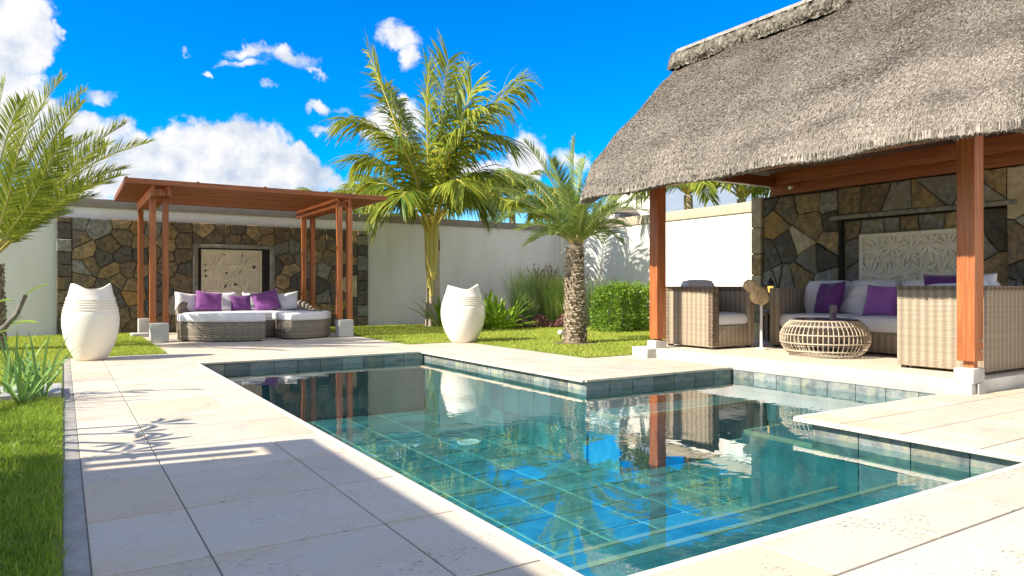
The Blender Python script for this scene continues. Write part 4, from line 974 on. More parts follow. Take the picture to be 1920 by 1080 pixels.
for (x, y) in ((X0 + .06, Y0 + .06), (X0 + .06, Y1 - .06), (X1 - .06, Y0 + .06)): mb = MB(); mb.box(x - .03, x + .03, y - .03, y + .03, PZ + .002, F0 - .001); mb.build('foot', M['black'], nc)

# drum table of rattan hoops
dt = thing('coffee_table', (8.22, 5.52, PZ + .004), 'round open-weave rattan drum coffee table on the platform', 'coffee table')
def dp(t):   # bulging profile
    return .40 + .135 * sin(pi * min(1, max(0, t))) ** .75, .012 + .44 * t
rib = MB(); rib.tube([(dp(k / 14.)[0], 0, dp(k / 14.)[1]) for k in range(15)] + [(.34, 0, .462)], .0065, 6); NRB = 56
first = rib.build('rib', M['rattan'], dt, world=False, smooth=True)
for k in range(1, NRB):
    c_ = first.copy(); COL.objects.link(c_); c_.rotation_euler = (0, 0, 2 * pi * k / NRB)
for t_ in (0.0, .16, .38, .62, .86, 1.0):
    r_, z_ = dp(t_); mb = MB(); mb.tube([((r_ + .007) * cos(2 * pi * k / 48), (r_ + .007) * sin(2 * pi * k / 48), z_) for k in range(49)], .0085, 6, cap=False); mb.build('hoop', M['rattan'], dt, world=False, smooth=True)
mb = MB(); mb.lathe([(.40, .445), (.40, .462), (.385, .468)], 40); mb.build('table_top', M['rattand'], dt, world=False)
mb = MB(); mb.lathe([(.385, .469), (.38, .476)], 40); mb.build('glass_plate', M['glass'], dt, world=False)
ch = thing('candle_holder', (8.16, 5.36, .612), 'glass cylinder candle holder with a purple candle on the drum table', 'candle holder')
mb = MB(); mb.lathe([(.05, 0), (.052, .17), (.048, .17), (.046, .01)], 28); mb.build('glass_cylinder', M['glass'], ch, world=False, smooth=True)
mb = MB(); mb.lathe([(.036, .012), (.036, .075), (.03, .08), (.004, .076)], 20); mb.build('candle', M['purple'], ch, world=False, smooth=True)

# side table, curved lanterns, driftwood sculpture
def side_table(loc, label):
    t = thing('side_table', loc, label, 'side table', 'small side tables by the stone wall')
    mb = MB(); mb.box(-.24, .24, -.24, .24, .475, .50); mb.build('table_top', M['tabletop'], t, world=False, bevel=.004)
    for (x, y) in ((-.21, -.21), (.21, -.21), (.21, .21), (-.21, .21)): mb = MB(); mb.box(x - .025, x + .025, y - .025, y + .025, 0, .474); mb.build('leg', M['tabletop'], t, world=False)
    return t
side_table((9.45, 7.30, PZ), 'small square side table between the far armchair and the sofa')
side_table((9.62, 3.86, PZ), 'small square side table at the right end of the sofa')
def lantern(loc, label, h, m2, flip=1, rz=0):
    t = thing('lantern', loc, label, 'lantern', 'curved iron lanterns on the side tables'); t.rotation_euler = (0, 0, rz)
    mb = MB(); mb.lathe([(.15, 0), (.14, .018), (.07, .03), (.03, .05)], 28); mb.build('base', M['slateblue'], t, world=False, smooth=True)
    pts = [(0.02, 0, .04)] + [(0.02 + .03 * sin(q / 10 * pi * .9) - .16 * (q / 10) ** 3, 0, .04 + (h - .04) * (q / 10) ** .95) for q in range(1, 11)]
    mb = MB(); mb.tube([(x * flip, y, z_) for x, y, z_ in pts], [.013] * 6 + [.012, .011, .010, .009, .008], 8); mb.build('hook_arm', M['black'], t, world=False, smooth=True)
    tx, tz = pts[-2][0] * flip, pts[-2][2]
    mb = MB(); mb.tube([(tx, 0, tz), (tx, 0, tz - .14)], .004, 6); mb.build('chain', M['black'], t, world=False)
    mb = MB(); mb.lathe([(.008, -.14), (.022, -.17), (.05, -.21), (.058, -.27), (.05, -.275)], 20, (tx, 0, tz)); mb.build('hood', m2, t, world=False, smooth=True)
    mb = MB(); mb.lathe([(.046, -.276), (.034, -.36), (.02, -.38)], 8, (tx, 0, tz)); mb.build('lamp_glass', M['amber'] if m2 is M['black'] else M['glass'], t, world=False)
lantern((9.47, 7.22, PZ + .502), 'black curved lantern with yellow glass on the table left of the sofa', .74, M['black'], rz=radians(-20))
lantern((9.62, 3.86, PZ + .502), 'blue-grey curved lantern behind the near armchair, left of the right edge', .66, M['slateblue'], rz=radians(-20))
dw = thing('driftwood_sculpture', (8.33, 6.58, PZ), 'flat honey-coloured driftwood slab on a white stem beside the far armchair', 'sculpture')
pts = [(-.22, .28), (-.14, .33), (-.05, .31), (.03, .24), (.12, .20), (.20, .13), (.235, .03), (.20, -.03), (.12, -.07), (.0, -.05), (-.09, .0), (-.12, .07), (-.10, .13), (-.17, .16), (-.235, .21)]
R_ = Matrix.Rotation(-HEAD, 3, 'Z'); mb = MB(); vs = []
for d_, sc_ in ((-.03, .93), (-.014, 1.0), (.014, 1.0), (.03, .93)):
    for (x, z_) in pts: p = R_ @ Vector((x * sc_ * .78 - .09, d_, z_ * sc_ * .92)); vs.append((8.33 + p.x, 6.56 + p.y, .82 + p.z))
n = len(pts); fs = [tuple(range(n)), tuple(3 * n + k for k in range(n))] + [(j * n + i, j * n + (i + 1) % n, (j + 1) * n + (i + 1) % n, (j + 1) * n + i) for j in range(3) for i in range(n)]
mb.add(vs, fs); mb.build('driftwood', M['drift'], dw, smooth=True)
mb = MB(); mb.tube([(8.34, 6.585, PZ + .006), (8.34, 6.585, .84)], .02, 12); mb.lathe([(.09, 0.006), (.09, .02), (.03, .03)], 24, (8.34, 6.585, PZ)); mb.build('stem', M['whitepaint'], dw, smooth=True)

# ------------------------------------------------------------------ palms
def bez(p0, p1, p2, t): return p0 * (1 - t) ** 2 + p1 * 2 * t * (1 - t) + p2 * t * t
def frond(parent, p0, p1, p2, n, L, W, m, mrib, droop=.5, fwd=.6, vee=.3, start=.2, rr=None, rad=.02, taper=.6, sidefac=(1, 1)):
    rr = rr or random; p0, p1, p2 = map(Vector, (p0, p1, p2))
    B = (p1 - p0).cross(p2 - p0)
    if B.length < .02: B = Vector((rr.uniform(-1, 1), rr.uniform(-1, 1), 0))
    B.normalize(); V = []; Q = []; T3 = []
    roll = rr.uniform(-.5, .5)
    for k in range(n):
        s = start + (1 - start) * (k + .5) / n; p = bez(p0, p1, p2, s); t = (bez(p0, p1, p2, min(1, s + .02)) - bez(p0, p1, p2, s - .02)).normalized()
        N = t.cross(B).normalized()
        if N.z < 0: N = -N
        for sd_ in (-1, 1):
            q = (s - start) / (1 - start)
            l = L * (sin(pi * min(1, .16 + q * taper)) ** .8) * rr.uniform(.82, 1.1) * sidefac[0 if sd_ < 0 else 1]
            ff = fwd + .5 * q + rr.uniform(-.12, .12)
            d = (B * sd_ * cos(ff) + t * sin(ff) + N * (vee + rr.uniform(-.15, .15))).normalized()
            g = droop * rr.uniform(.6, 1.4); a = p; pts = [a]
            for j in range(3):
                d2 = (d + Vector((0, 0, -1)) * g * (.25 + j * .55)).normalized(); a = a + d2 * (l / 3); pts.append(a)
            wv = d.cross(N).normalized() if d.cross(N).length > .05 else t
            wv = (wv + N * rr.uniform(-.5, .5)).normalized() * (W / 2)
            i = len(V)
            V += [pts[0] - wv * .35, pts[0] + wv * .35, pts[1] - wv, pts[1] + wv, pts[2] - wv * .8, pts[2] + wv * .8, pts[3] - wv * .12, pts[3] + wv * .12]
            Q += [(i, i + 1, i + 3, i + 2), (i + 2, i + 3, i + 5, i + 4), (i + 4, i + 5, i + 7, i + 6)]
    fo = fast('frond', [tuple(v) for v in V], Q, m, parent)
    mb = MB(); K = 12; mb.tube([bez(p0, p1, p2, k / K) for k in range(K + 1)], [rad * (1 - .82 * k / K) for k in range(K + 1)], 6)
    mb.build('midrib', mrib, fo, smooth=True)
    return fo
CR = Vector((cos(HEAD), -sin(HEAD), 0)); CF = Vector((sin(HEAD), cos(HEAD), 0))     # the view's right and forward, used only to aim fronds as they stand in the photo
def aim(c, dx, dy, dz): return Vector(c) + CR * dx + CF * dy + Vector((0, 0, dz))
def px(u, v, d): return Vector((0, 0, 1)) + CF * d + CR * ((u - 960) / 1330 * d) + Vector((0, 0, (540 - v) / 1330 * d))
# coconut palm in front of the back wall
rp = random.Random(21)
cp = thing('palm_tree', (8.05, 16.5, 0), 'tall coconut palm with long yellow-green fronds by the white back wall', 'palm tree')
mb = MB(); zs = [i * .06 for i in range(42)]
mb.lathe([((.235 - .06 * min(1, z_ / .7) - .015 * z_ / 2.4) * (1 + (.035 if i % 2 else 0)), z_) for i, z_ in enumerate(zs)], 24, (8.05, 16.5, -.03)); mb.build('trunk', M['trunkc'], cp, smooth=True)
D0 = 18.1
def cf(ctrl, tip, dd=0, dc=0, base=(808, 445), **kw):
    b_ = px(base[0] + rp.uniform(-5, 5), base[1], D0)
    frond(cp, b_, px(ctrl[0], ctrl[1], D0 + dc), px(tip[0], tip[1], D0 + dd), kw.pop('n', 66), kw.pop('L', 1.0) * 1.32, .058, M['cocoleaf'], M['cocorib'], droop=kw.pop('droop', .5), fwd=kw.pop('fwd', .42), vee=.10, start=kw.pop('start', .24), rr=rp, rad=.045, **kw)
cf((762, 270), (690, 98), .3, .2, L=.72, droop=.45)
cf((752, 225), (655, 225), -.6, -.4, droop=.75, L=1.05)
cf((798, 260), (802, 140), -1.4, -.9, L=.95, droop=.45)
cf((845, 280), (885, 168), -1.2, -.8, L=1.0, droop=.55)
cf((870, 230), (968, 158), .2, .2, droop=.8, L=1.15)
cf((815, 250), (842, 112), .8, .6, L=.85, droop=.35)
cf((862, 215), (952, 265), -.9, -.5, droop=.8, L=1.0)
cf((742, 275), (672, 300), .6, .4, droop=.8, L=.95)
cf((738, 320), (700, 350), -1.0, -1.0, droop=.9, L=.85)
cf((868, 300), (915, 330), -.9, -.9, droop=.9, L=.85)
cf((815, 260), (850, 250), 2.2, 1.2, droop=.7, L=.9)
cf((782, 250), (745, 190), 1.8, 1.2, droop=.6, L=.9)
cf((832, 250), (900, 205), -1.9, -1.2, droop=.8, L=.9)
cf((780, 290), (742, 260), -2.0, -1.2, droop=.8, L=.85)
cf((845, 300), (872, 350), -2.0, -1.6, droop=.9, L=.75)
cf((772, 330), (752, 370), -1.8, -1.4, droop=.9, L=.7)
cf((770, 240), (722, 160), 1.2, .6, droop=.55, L=.8)
cf((815, 220), (868, 150), 1.5, 1.0, droop=.5, L=.85)
cf((752, 330), (715, 395), -.4, -.5, droop=1.0, L=.95)
cf((862, 320), (905, 385), .4, .2, droop=1.0, L=.95)
for (u0, u1, v0) in ((805, 799, 540), (809, 809, 556), (813, 819, 525), (803, 802, 500), (815, 815, 492)):          # yellow leaf bases sheathing the top of the trunk
    q0, q1 = px(u0, v0, D0 - .1), px(u1, 428, D0 - .12); mb = MB(); mb.tube([q0, (q0 + q1) / 2, q1], [.055, .075, .05], 8); mb.build('leaf_stalk', M['cocorib'], cp, smooth=True)
mb = MB(); mb.lathe([(.17, 1.95), (.17, 2.2), (.13, 2.5), (.07, 2.7)], 16, (8.05, 16.5, 0)); mb.build('fibre_sheath', M['fiber'], cp, smooth=True)
# date palm on the lawn
def date_palm(loc, label, H, r0, r1, tips, D, base, L, m, n=70, scales=True, seed=5, rad=.018, wl=.02):
    rq = random.Random(seed); t = thing('palm_tree', loc, label, 'palm tree')
    mb = MB(); mb.lathe([(r0 * 1.12, -.03), (r0, .15), (r0 * .92, H * .35), (r1 * 1.08, H * .7), (r1, H), (r1 * .6, H + .12)], 20, loc); mb.build('trunk', M['trunkd'], t, smooth=True)
    if scales:
        sm = MB(); sm.add([(-.028, 0, 0), (.028, 0, 0), (.034, -.035, .085), (-.034, -.035, .085), (-.024, -.006, .11), (.024, -.006, .11)], [(0, 1, 2, 3), (3, 2, 5, 4), (0, 3, 4), (1, 5, 2)])
        s0 = None; rows = int(H / .06)
        for i in range(rows):
            z_ = .03 + i * .06; rr_ = r0 * 1.02 + (r1 * 1.0 - r0) * (z_ / H)
            for k in range(13 if i % 1 == 0 else 12):
                if rq.random() < .06: continue
                a = 2 * pi * (k + .5 * (i % 2)) / 13 + i * .07
                if s0 is None: s0 = sm.build('bark_scale', M['scale'], t, world=False); c_ = s0
                else: c_ = s0.copy(); COL.objects.link(c_)
                c_.location = (rr_ * cos(a), rr_ * sin(a), z_); c_.rotation_euler = (rq.uniform(-.1, .25), rq.uniform(-.15, .15), a + pi / 2 + rq.uniform(-.2, .2)); s_ = rq.uniform(.55, 1.0); c_.scale = (s_ * 1.2, s_, s_)
    for (cx, cy, tx, ty, dd) in tips:
        b_ = px(base[0] + rq.uniform(-6, 6), base[1] + rq.uniform(-3, 3), D); frond(t, b_, px(cx, cy, D + dd * .5), px(tx, ty, D + dd), n, L * rq.uniform(.9, 1.1), wl, m, M['daterib'], droop=.12, fwd=.62, vee=.35, start=.2, rr=rq, rad=rad, taper=.72)
    return t
tips = [(1040, 330, 985, 268, -.3), (1070, 340, 1078, 262, .2), (1020, 370, 925, 355, -.4), (1130, 350, 1235, 352, .3), (1040, 390, 965, 330, .6), (1100, 350, 1150, 300, .6), (1030, 400, 975, 432, -.6), (1120, 400, 1178, 425, -.4),
        (1060, 360, 1035, 300, -.9), (1095, 370, 1120, 330, -.9), (1050, 390, 1010, 400, -1.0), (1110, 400, 1160, 385, -1.0), (1075, 350, 1095, 300, 1.0), (1050, 380, 1000, 340, 1.1), (1110, 380, 1170, 345, 1.2), (1085, 400, 1095, 385, -1.4), (1060, 410, 1040, 440, -1.0), (1105, 420, 1130, 455, -.9),
        (1075, 390, 1060, 350, -1.3), (1095, 410, 1140, 440, .6), (1045, 420, 1000, 452, .5), (1015, 365, 940, 415, -.3), (1145, 365, 1222, 402, -.2), (1030, 385, 958, 375, .9), (1130, 385, 1205, 372, .9), (1050, 400, 985, 460, .2), (1120, 400, 1165, 455, .2)]
date_palm((7.80, 10.20, 0), 'short date palm with a rough trunk on the lawn before the terrace', 1.68, .19, .125, tips, 12.85, (1082, 468), .30, M['dateleaf'], n=78, rad=.014, wl=.017)
mb = MB(); mb.lathe([(.40, .0), (.36, .012), (.0, .03)], 28, (7.80, 10.20, 0)); o = mb.build('soil_ring', M['soil']); o['kind'] = 'structure'
# date palm at the left edge
tips = [(20, 250, 118, 145, 0), (40, 260, 158, 172, .5), (60, 300, 150, 195, -.7), (110, 300, 232, 235, .4), (120, 300, 278, 268, -.2), (130, 330, 232, 318, .3), (110, 360, 225, 330, -.6), (90, 380, 150, 352, -.9), (70, 400, 120, 400, .9),
        (-10, 280, 40, 190, -.8), (-20, 250, 10, 150, .6), (-50, 280, -80, 160, 0), (-120, 320, -260, 250, .4), (-120, 360, -250, 360, -.4), (60, 380, 80, 340, -1.4), (30, 330, 90, 250, 1.2), (100, 340, 190, 290, .8), (80, 330, 120, 260, -1.2), (20, 370, 30, 300, -1.6), (90, 330, 200, 270, -1.0), (10, 300, 70, 215, .9), (50, 350, 95, 310, .2), (140, 340, 205, 345, .1),
        (-60, 390, -150, 430, .5), (20, 300, 60, 180, .2), (70, 310, 170, 255, .1), (100, 370, 175, 372, .5)]
D1 = 11.2
bl = px(-22, 492, D1)
lp = date_palm((bl.x, bl.y, 0), 'feathery date palm leaning in from the left edge of the garden', bl.z - .05, .22, .17, tips, D1, (-22, 492), .40, M['dateleafy'], n=62, seed=8, rad=.019, wl=.023)

# palms and roofs beyond the walls
def far_palm(u, vtop, d, spread, label, seed, m, nf=13, L=.75, up=1.0):
    rq = random.Random(seed); b_ = px(u, 540, d); g_ = Vector((b_.x, b_.y, 0)); ztop = 1 + (540 - vtop) / 1330 * d; zc = ztop - spread * .85
    t = thing('palm_tree', g_, label, 'palm tree', 'palms beyond the garden wall')
    mb = MB(); mb.tube([(g_.x, g_.y, -.1), (g_.x + .1, g_.y, zc * .5), (g_.x, g_.y, zc)], [.2, .15, .12], 10); mb.build('trunk', M['trunkc'], t, smooth=True)
    for k in range(nf):
        a = 2 * pi * k / nf + rq.uniform(-.3, .3); e = rq.uniform(.25, 1.25) * up; R_ = spread * rq.uniform(.8, 1.15); c_ = Vector((g_.x, g_.y, zc)); o_ = Vector((cos(a), sin(a), 0))
        p1 = c_ + o_ * R_ * .45 * cos(e) + Vector((0, 0, R_ * .75 * sin(e) + .2)); p2 = c_ + o_ * R_ * (.5 + .5 * cos(e)) + Vector((0, 0, R_ * (sin(e) * .75 - .25)))
        frond(t, c_, p1, p2, 44, L * rq.uniform(.8, 1.1), .05, m, M['cocorib'], droop=.7, fwd=.55, vee=.1, start=.15, rr=rq, rad=.03)
far_palm(690, 300, 24, 2.6, 'yellow-green palm crown peeping over the wall right of the pergola roof', 31, M['cocoleaf'])
far_palm(605, 325, 27, 1.7, 'small palm tips just showing above the pergola roof', 32, M['cocoleaf'], nf=9)
far_palm(905, 270, 25, 2.8, 'dense palm beyond the wall right of the coconut trunk', 33, M['cocoleaf'], nf=16)
far_palm(960, 295, 27, 2.4, 'darker palm beyond the wall left of the short date palm', 34, M['dateleaf'], nf=14)
far_palm(1030, 330, 24, 1.9, 'low palm beyond the wall corner', 35, M['cocoleaf'], nf=12)
far_palm(1290, 215, 19.5, 2.6, 'palm beyond the white wall between post and stone wall', 36, M['cocoleaf'], nf=15)
far_palm(1390, 230, 19, 2.4, 'palm beyond the white wall next to the stone wall', 37, M['cocoleaf'], nf=16)
M['slate'] = mat('blue_grey_shingles', (.30, .36, .42), (.24, .29, .35), scale=3, rough=.7, bump=.4, bscale=12, stretch=(1, 1, 5))
M['brownroof'] = mat('brown_roof', (.13, .055, .035), (.09, .04, .03), scale=3, rough=.8)
def gable(name, loc, label, w, l, h0, h1, ang, mroof, mwall, ov=.4):
    t = thing(name, loc, label, 'house'); R_ = Matrix.Rotation(ang, 3, 'Z'); Lc = Vector(loc)
    def W_(x, y, z_): p = R_ @ Vector((x, y, z_)); return (Lc.x + p.x, Lc.y + p.y, Lc.z + p.z)
    mb = MB(); P = [W_(x, y, z_) for y in (-l / 2, l / 2) for (x, z_) in ((-w / 2, 0), (w / 2, 0), (w / 2, h0), (0, h1 - .15), (-w / 2, h0))]
    mb.add(P, [(0, 1, 2, 3, 4), (5, 6, 7, 8, 9), (0, 1, 6, 5), (1, 2, 7, 6), (2, 3, 8, 7), (3, 4, 9, 8), (4, 0, 5, 9)]); mb.build('wall', mwall, t)
    sl_ = (h1 - h0) / (w / 2)
    for s_ in (-1, 1):
        mb = MB(); xe, ze = s_ * (w / 2 + ov), h0 - sl_ * ov
        P = [W_(x, y, z_ + dz) for dz in (.02, .14) for (x, y, z_) in ((0, -l / 2 - ov, h1), (xe, -l / 2 - ov, ze), (xe, l / 2 + ov, ze), (0, l / 2 + ov, h1))]
        mb.add(P, [(0, 1, 2, 3), (4, 5, 6, 7), (0, 1, 5, 4), (1, 2, 6, 5), (2, 3, 7, 6), (3, 0, 4, 7)]); mb.build('roof_slope', mroof, t)
    return t
b_ = px(1330, 540, 34); gable('house', (b_.x, b_.y, 0), 'neighbouring house with a blue-grey shingle roof beyond the white wall', 9, 8, 3.6, 6.6, radians(-107), M['slate'], M['render'])
b_ = px(1225, 540, 46); gable('house', (b_.x, b_.y, 0), 'distant house with a dark brown roof beyond the white wall', 6, 6, 5.4, 6.4, radians(20), M['brownroof'], M['render'])
b_ = px(1165, 540, 33)
nt_ = thing('house', (b_.x, b_.y, 0), 'neighbouring hut with a thatched cone roof showing over the wall', 'house')
mb = MB(); mb.lathe([(2.1, 0), (2.1, 3.1)], 24, b_ - Vector((0, 0, 1))); mb.build('wall', M['render'], nt_)
mb = MB(); mb.lathe([(2.2, 3.05), (1.05, 4.2), (.98, 4.25)], 32, b_ - Vector((0, 0, 1))); mb.build('roof', M['thatch'], nt_, smooth=True)
mb = MB(); mb.lathe([(1.2, 4.12), (1.12, 4.34), (1.02, 4.42)], 32, b_ - Vector((0, 0, 1))); mb.build('ridge_band', M['black'], nt_)
mb = MB(); mb.lathe([(1.02, 4.42), (.55, 4.72), (.02, 4.80)], 32, b_ - Vector((0, 0, 1))); mb.build('roof_top', M['thatch'], nt_, smooth=True)

# ------------------------------------------------------------------ planting along the walls
def leaf_cloud(name, c, rx, ry, rz_, n, size, m, seed, label, cat='shrub', asp=2.2, clumps=9, upb=.3, boxy=False):
    rq = np.random.RandomState(seed); t = thing(name, (c[0], c[1], 0), label, cat)
    V = []; F = []
    cl = [(rq.uniform(-.6, .6) * rx, rq.uniform(-.6, .6) * ry, rq.uniform(-.55, .75) * rz_, rq.uniform(.35, .6)) for _ in range(clumps)]
    for k in range(n):
        q = cl[rq.randint(len(cl))]; d = rq.normal(size=3); d /= np.linalg.norm(d); rr_ = rq.uniform(.55, 1.0)
        p = np.array([c[0] + q[0] + d[0] * rx * q[3] * rr_, c[1] + q[1] + d[1] * ry * q[3] * rr_, c[2] + q[2] + d[2] * rz_ * q[3] * rr_])
        if boxy:
            u_ = rq.uniform(-1, 1, 3); ax_ = rq.randint(3)
            if rq.uniform() < .75: u_[ax_] = np.sign(u_[ax_]) * rq.uniform(.7, 1.04 + .16 * np.sin(u_[(ax_ + 1) % 3] * 6 + seed) + .14 * np.sin(u_[(ax_ + 2) % 3] * 9 + seed))
            u_[:2] *= 1 - .22 * max(0, u_[2]) ** 2
            u_[2] = max(u_[2], -.98); p = np.array([c[0] + u_[0] * rx, c[1] + u_[1] * ry, c[2] + u_[2] * rz_]); d = u_ + rq.normal(0, .3, 3); d /= np.linalg.norm(d)
        if p[2] < .02: p[2] = .02 + rq.uniform(0, .1)
        ax = d + rq.normal(0, .5, 3) + np.array([0, 0, upb]); ax /= np.linalg.norm(ax); w = np.cross(ax, rq.normal(size=3)); w /= np.linalg.norm(w); l = size * rq.uniform(.6, 1.3); w *= l / asp / 2
        i = len(V); V += [p, p + ax * l * .45 + w, p + ax * l, p + ax * l * .45 - w]; F.append((i, i + 1, i + 2, i + 3))
    o = fast('foliage', V, F, m, t)
    mb = MB(); r = random.Random(seed)
    for k in range(7): mb.tube([(c[0] + r.uniform(-.15, .15) * rx, c[1], -.02), (c[0] + r.uniform(-.7, .7) * rx, c[1] + r.uniform(-.5, .5) * ry, c[2] + r.uniform(0, .6) * rz_)], [.02, .006], 5)
    mb.build('stem', M['plumwood'], t)
    return t
b_ = px(1163, 540, 16.3); leaf_cloud('shrub', (b_.x, b_.y, .52), .50, .42, .50, 9500, .07, M['bush'], 41, 'squarish leafy green shrub by the sunlit white wall', clumps=14, boxy=True)
b_ = px(1205, 540, 17.0); leaf_cloud('shrub', (b_.x, b_.y, .5), .40, .36, .46, 5200, .07, M['bush'], 42, 'bushy green shrub half hidden by the far pavilion post', clumps=10, boxy=True)
# broad-leaved plant: arching strap leaves
def strap_plant(name, c, n, L, W, m, seed, label, cat, spread=.7, seg=5, r0=.12, up=1.0, sag=1.0, tipr=None, part='leaf'):
    r = random.Random(seed); t = thing(name, (c[0], c[1], 0), label, cat)
    for k in range(n):
        a = r.uniform(0, 2 * pi); l = L * r.uniform(.65, 1.1); e = r.uniform(1.5 - spread, 1.5) * up; b0 = Vector((c[0] + cos(a) * r.uniform(0, r0), c[1] + sin(a) * r.uniform(0, r0), c[2]))
        p = b0; vs = []; sd_ = Vector((-sin(a), cos(a), 0))
        for j in range(seg + 1):
            q = j / seg; w = W / 2 * (sin(pi * min(.98, .12 + q * .87)) ** .7) * (0.05 if j == seg else 1); dwn = Vector((0, 0, .012 * (1 if w > .01 else .3)))
            vs += [p - sd_ * w, p - dwn * (W / .06), p + sd_ * w]
            ee = e - sag * q * q * r.uniform(.5, 1.1); p = p + Vector((cos(a) * cos(ee), sin(a) * cos(ee), sin(ee))) * (l / seg)
        mb = MB(); mb.add(vs, [(j * 3 + h_, j * 3 + h_ + 1, j * 3 + h_ + 4, j * 3 + h_ + 3) for j in range(seg) for h_ in range(2)]); mb.build(part, m, t, fixn=False, smooth=True)
    return t
b_ = px(930, 540, 17.2); strap_plant('leafy_plant', (b_.x, b_.y, 0), 70, .95, .10, M['broad'], 51, 'bright green broad-leaved plant right of the second vase', 'plant', spread=1.2, r0=.40, sag=1.0)
b_ = px(905, 540, 17.6); strap_plant('leafy_plant', (b_.x, b_.y, 0), 40, 1.0, .09, M['broad'], 52, 'tall broad-leaved plant just behind the second vase', 'plant', spread=1.0, r0=.3, sag=.8)
b_ = px(833, 540, 18.0); strap_plant('leafy_plant', (b_.x, b_.y, 0), 22, .95, .09, M['broad'], 53, 'broad-leaved plant peeping out behind the coconut trunk', 'plant', spread=1.0, r0=.25, sag=.8)
# ornamental grasses
def tuft(c, n, H, m, seed, label, spread=.5, wid=.004, plume=0, r0=.22, group='ornamental grass clumps'):
    rq = np.random.RandomState(seed); t = thing('ornamental_grass', (c[0], c[1], 0), label, 'plant', group)
    a = rq.uniform(0, 2 * pi, n); l = H * rq.uniform(.6, 1.15, n); e = rq.uniform(0, spread, n); rr_ = rq.uniform(0, r0, n) ** 1; b = rq.uniform(0, 2 * pi, n)
    P = np.stack([c[0] + np.cos(b) * rr_, c[1] + np.sin(b) * rr_, np.zeros(n)], 1); o_ = np.stack([np.cos(a), np.sin(a), np.zeros(n)], 1); up = np.array([0, 0, 1.])
    pts = [P + o_ * (l * q * np.sin(e) * (.6 + .9 * q))[:, None] + up * (l * q * (np.cos(e * q)))[:, None] for q in (0, .35, .7, 1.)]
    w = np.stack([-np.sin(a + rq.uniform(-1, 1, n)), np.cos(a), np.zeros(n)], 1) * wid
    V = np.stack([pts[0] - w, pts[0] + w, pts[1] - w, pts[1] + w, pts[2] - w * .8, pts[2] + w * .8, pts[3] - w * .15, pts[3] + w * .15], 1).reshape(-1, 3); i = np.arange(n)[:, None] * 8
    F = np.concatenate([i + np.array([[0, 1, 3, 2]]), i + np.array([[2, 3, 5, 4]]), i + np.array([[4, 5, 7, 6]])]); fast('blades', V, F, m, t)
    if plume:
        k = rq.choice(n, plume); T = pts[3][k]; D_ = (pts[3][k] - pts[2][k]); D_ /= np.linalg.norm(D_, axis=1)[:, None]; V = []
        for j in range(plume):
            for s_ in range(5):
                p = T[j] + D_[j] * (s_ * .05 - .1); q = rq.normal(size=3) * .016; q2 = np.array(D_[j]) * .06; V += [p - q * .4, p + q * .4, p + q + q2, p + q * .6 + q2 * 1.1]
        fast('plumes', V, np.arange(plume * 5)[:, None] * 4 + np.array([[0, 1, 2, 3]]), M['plume'], t)
    return t
b_ = px(985, 540, 19.2); tuft(b_, 1500, 1.45, M['orn'], 61, 'grey-green tall grass clump at the left of the bed', spread=.32, r0=.40)
b_ = px(1022, 540, 19.6); tuft(b_, 1700, 1.35, M['orny'], 62, 'tall grass clump with red-brown plumes by the wall corner', spread=.30, plume=170, r0=.45)
b_ = px(1050, 540, 18.6); tuft(b_, 1400, 1.25, M['orny'], 63, 'bright green grass clump just left of the date trunk', spread=.32, plume=60, r0=.38)
b_ = px(1118, 540, 18.4); tuft(b_, 700, 1.25, M['orn'], 64, 'thin grass clump right of the date trunk', spread=.35, r0=.3, plume=10)
# purple ground cover and bed soil
mb = MB(); mb.prism([(9.2, 15.2), (11.2, 14.6), (12.98, 13.2), (12.98, 17.78), (7.6, 17.78), (7.8, 17.0)], -.1, .018); mb.build('planting_bed', M['soil'])['kind'] = 'structure'
rq = np.random.RandomState(70); V = []; n = 9000; A_ = px(915, 614, 17.9); B_ = px(1062, 614, 18.0)
for k in range(n):
    q = rq.uniform(); p = np.array(A_ * (1 - q) + B_ * q) + np.array(CF) * rq.normal(0, .16); p[2] = rq.uniform(.0, .24) * (.7 + .5 * sin(q * 21)); d = np.array([rq.normal(), rq.normal(), abs(rq.normal()) + .6]); d /= np.linalg.norm(d); w = np.cross(d, rq.normal(size=3)); w /= np.linalg.norm(w) + 1e-6; l = rq.uniform(.05, .11); w *= .014
    V += [p, p + d * l * .5 + w, p + d * l, p + d * l * .5 - w]
o = fast('ground_cover', V, np.arange(n)[:, None] * 4 + np.array([[0, 1, 2, 3]]), M['cover']); tag(o, 'low dark red ground cover edging the bed before the tall grasses', 'ground cover', kind='stuff')
gl = thing('garden_light', px(1051, 540, 13.6) - Vector((0, 0, 1)), 'small white garden spotlight on the lawn left of the date trunk', 'garden light')
mb = MB(); mb.tube([(0, 0, 0), (0, 0, .09)], .012, 8); mb.build('spike', M['black'], gl, world=False); mb = MB(); mb.lathe([(.03, .09), (.055, .13), (.055, .17), (.02, .20)], 16); mb.build('lamp_head', M['whitepaint'], gl, world=False, smooth=True)

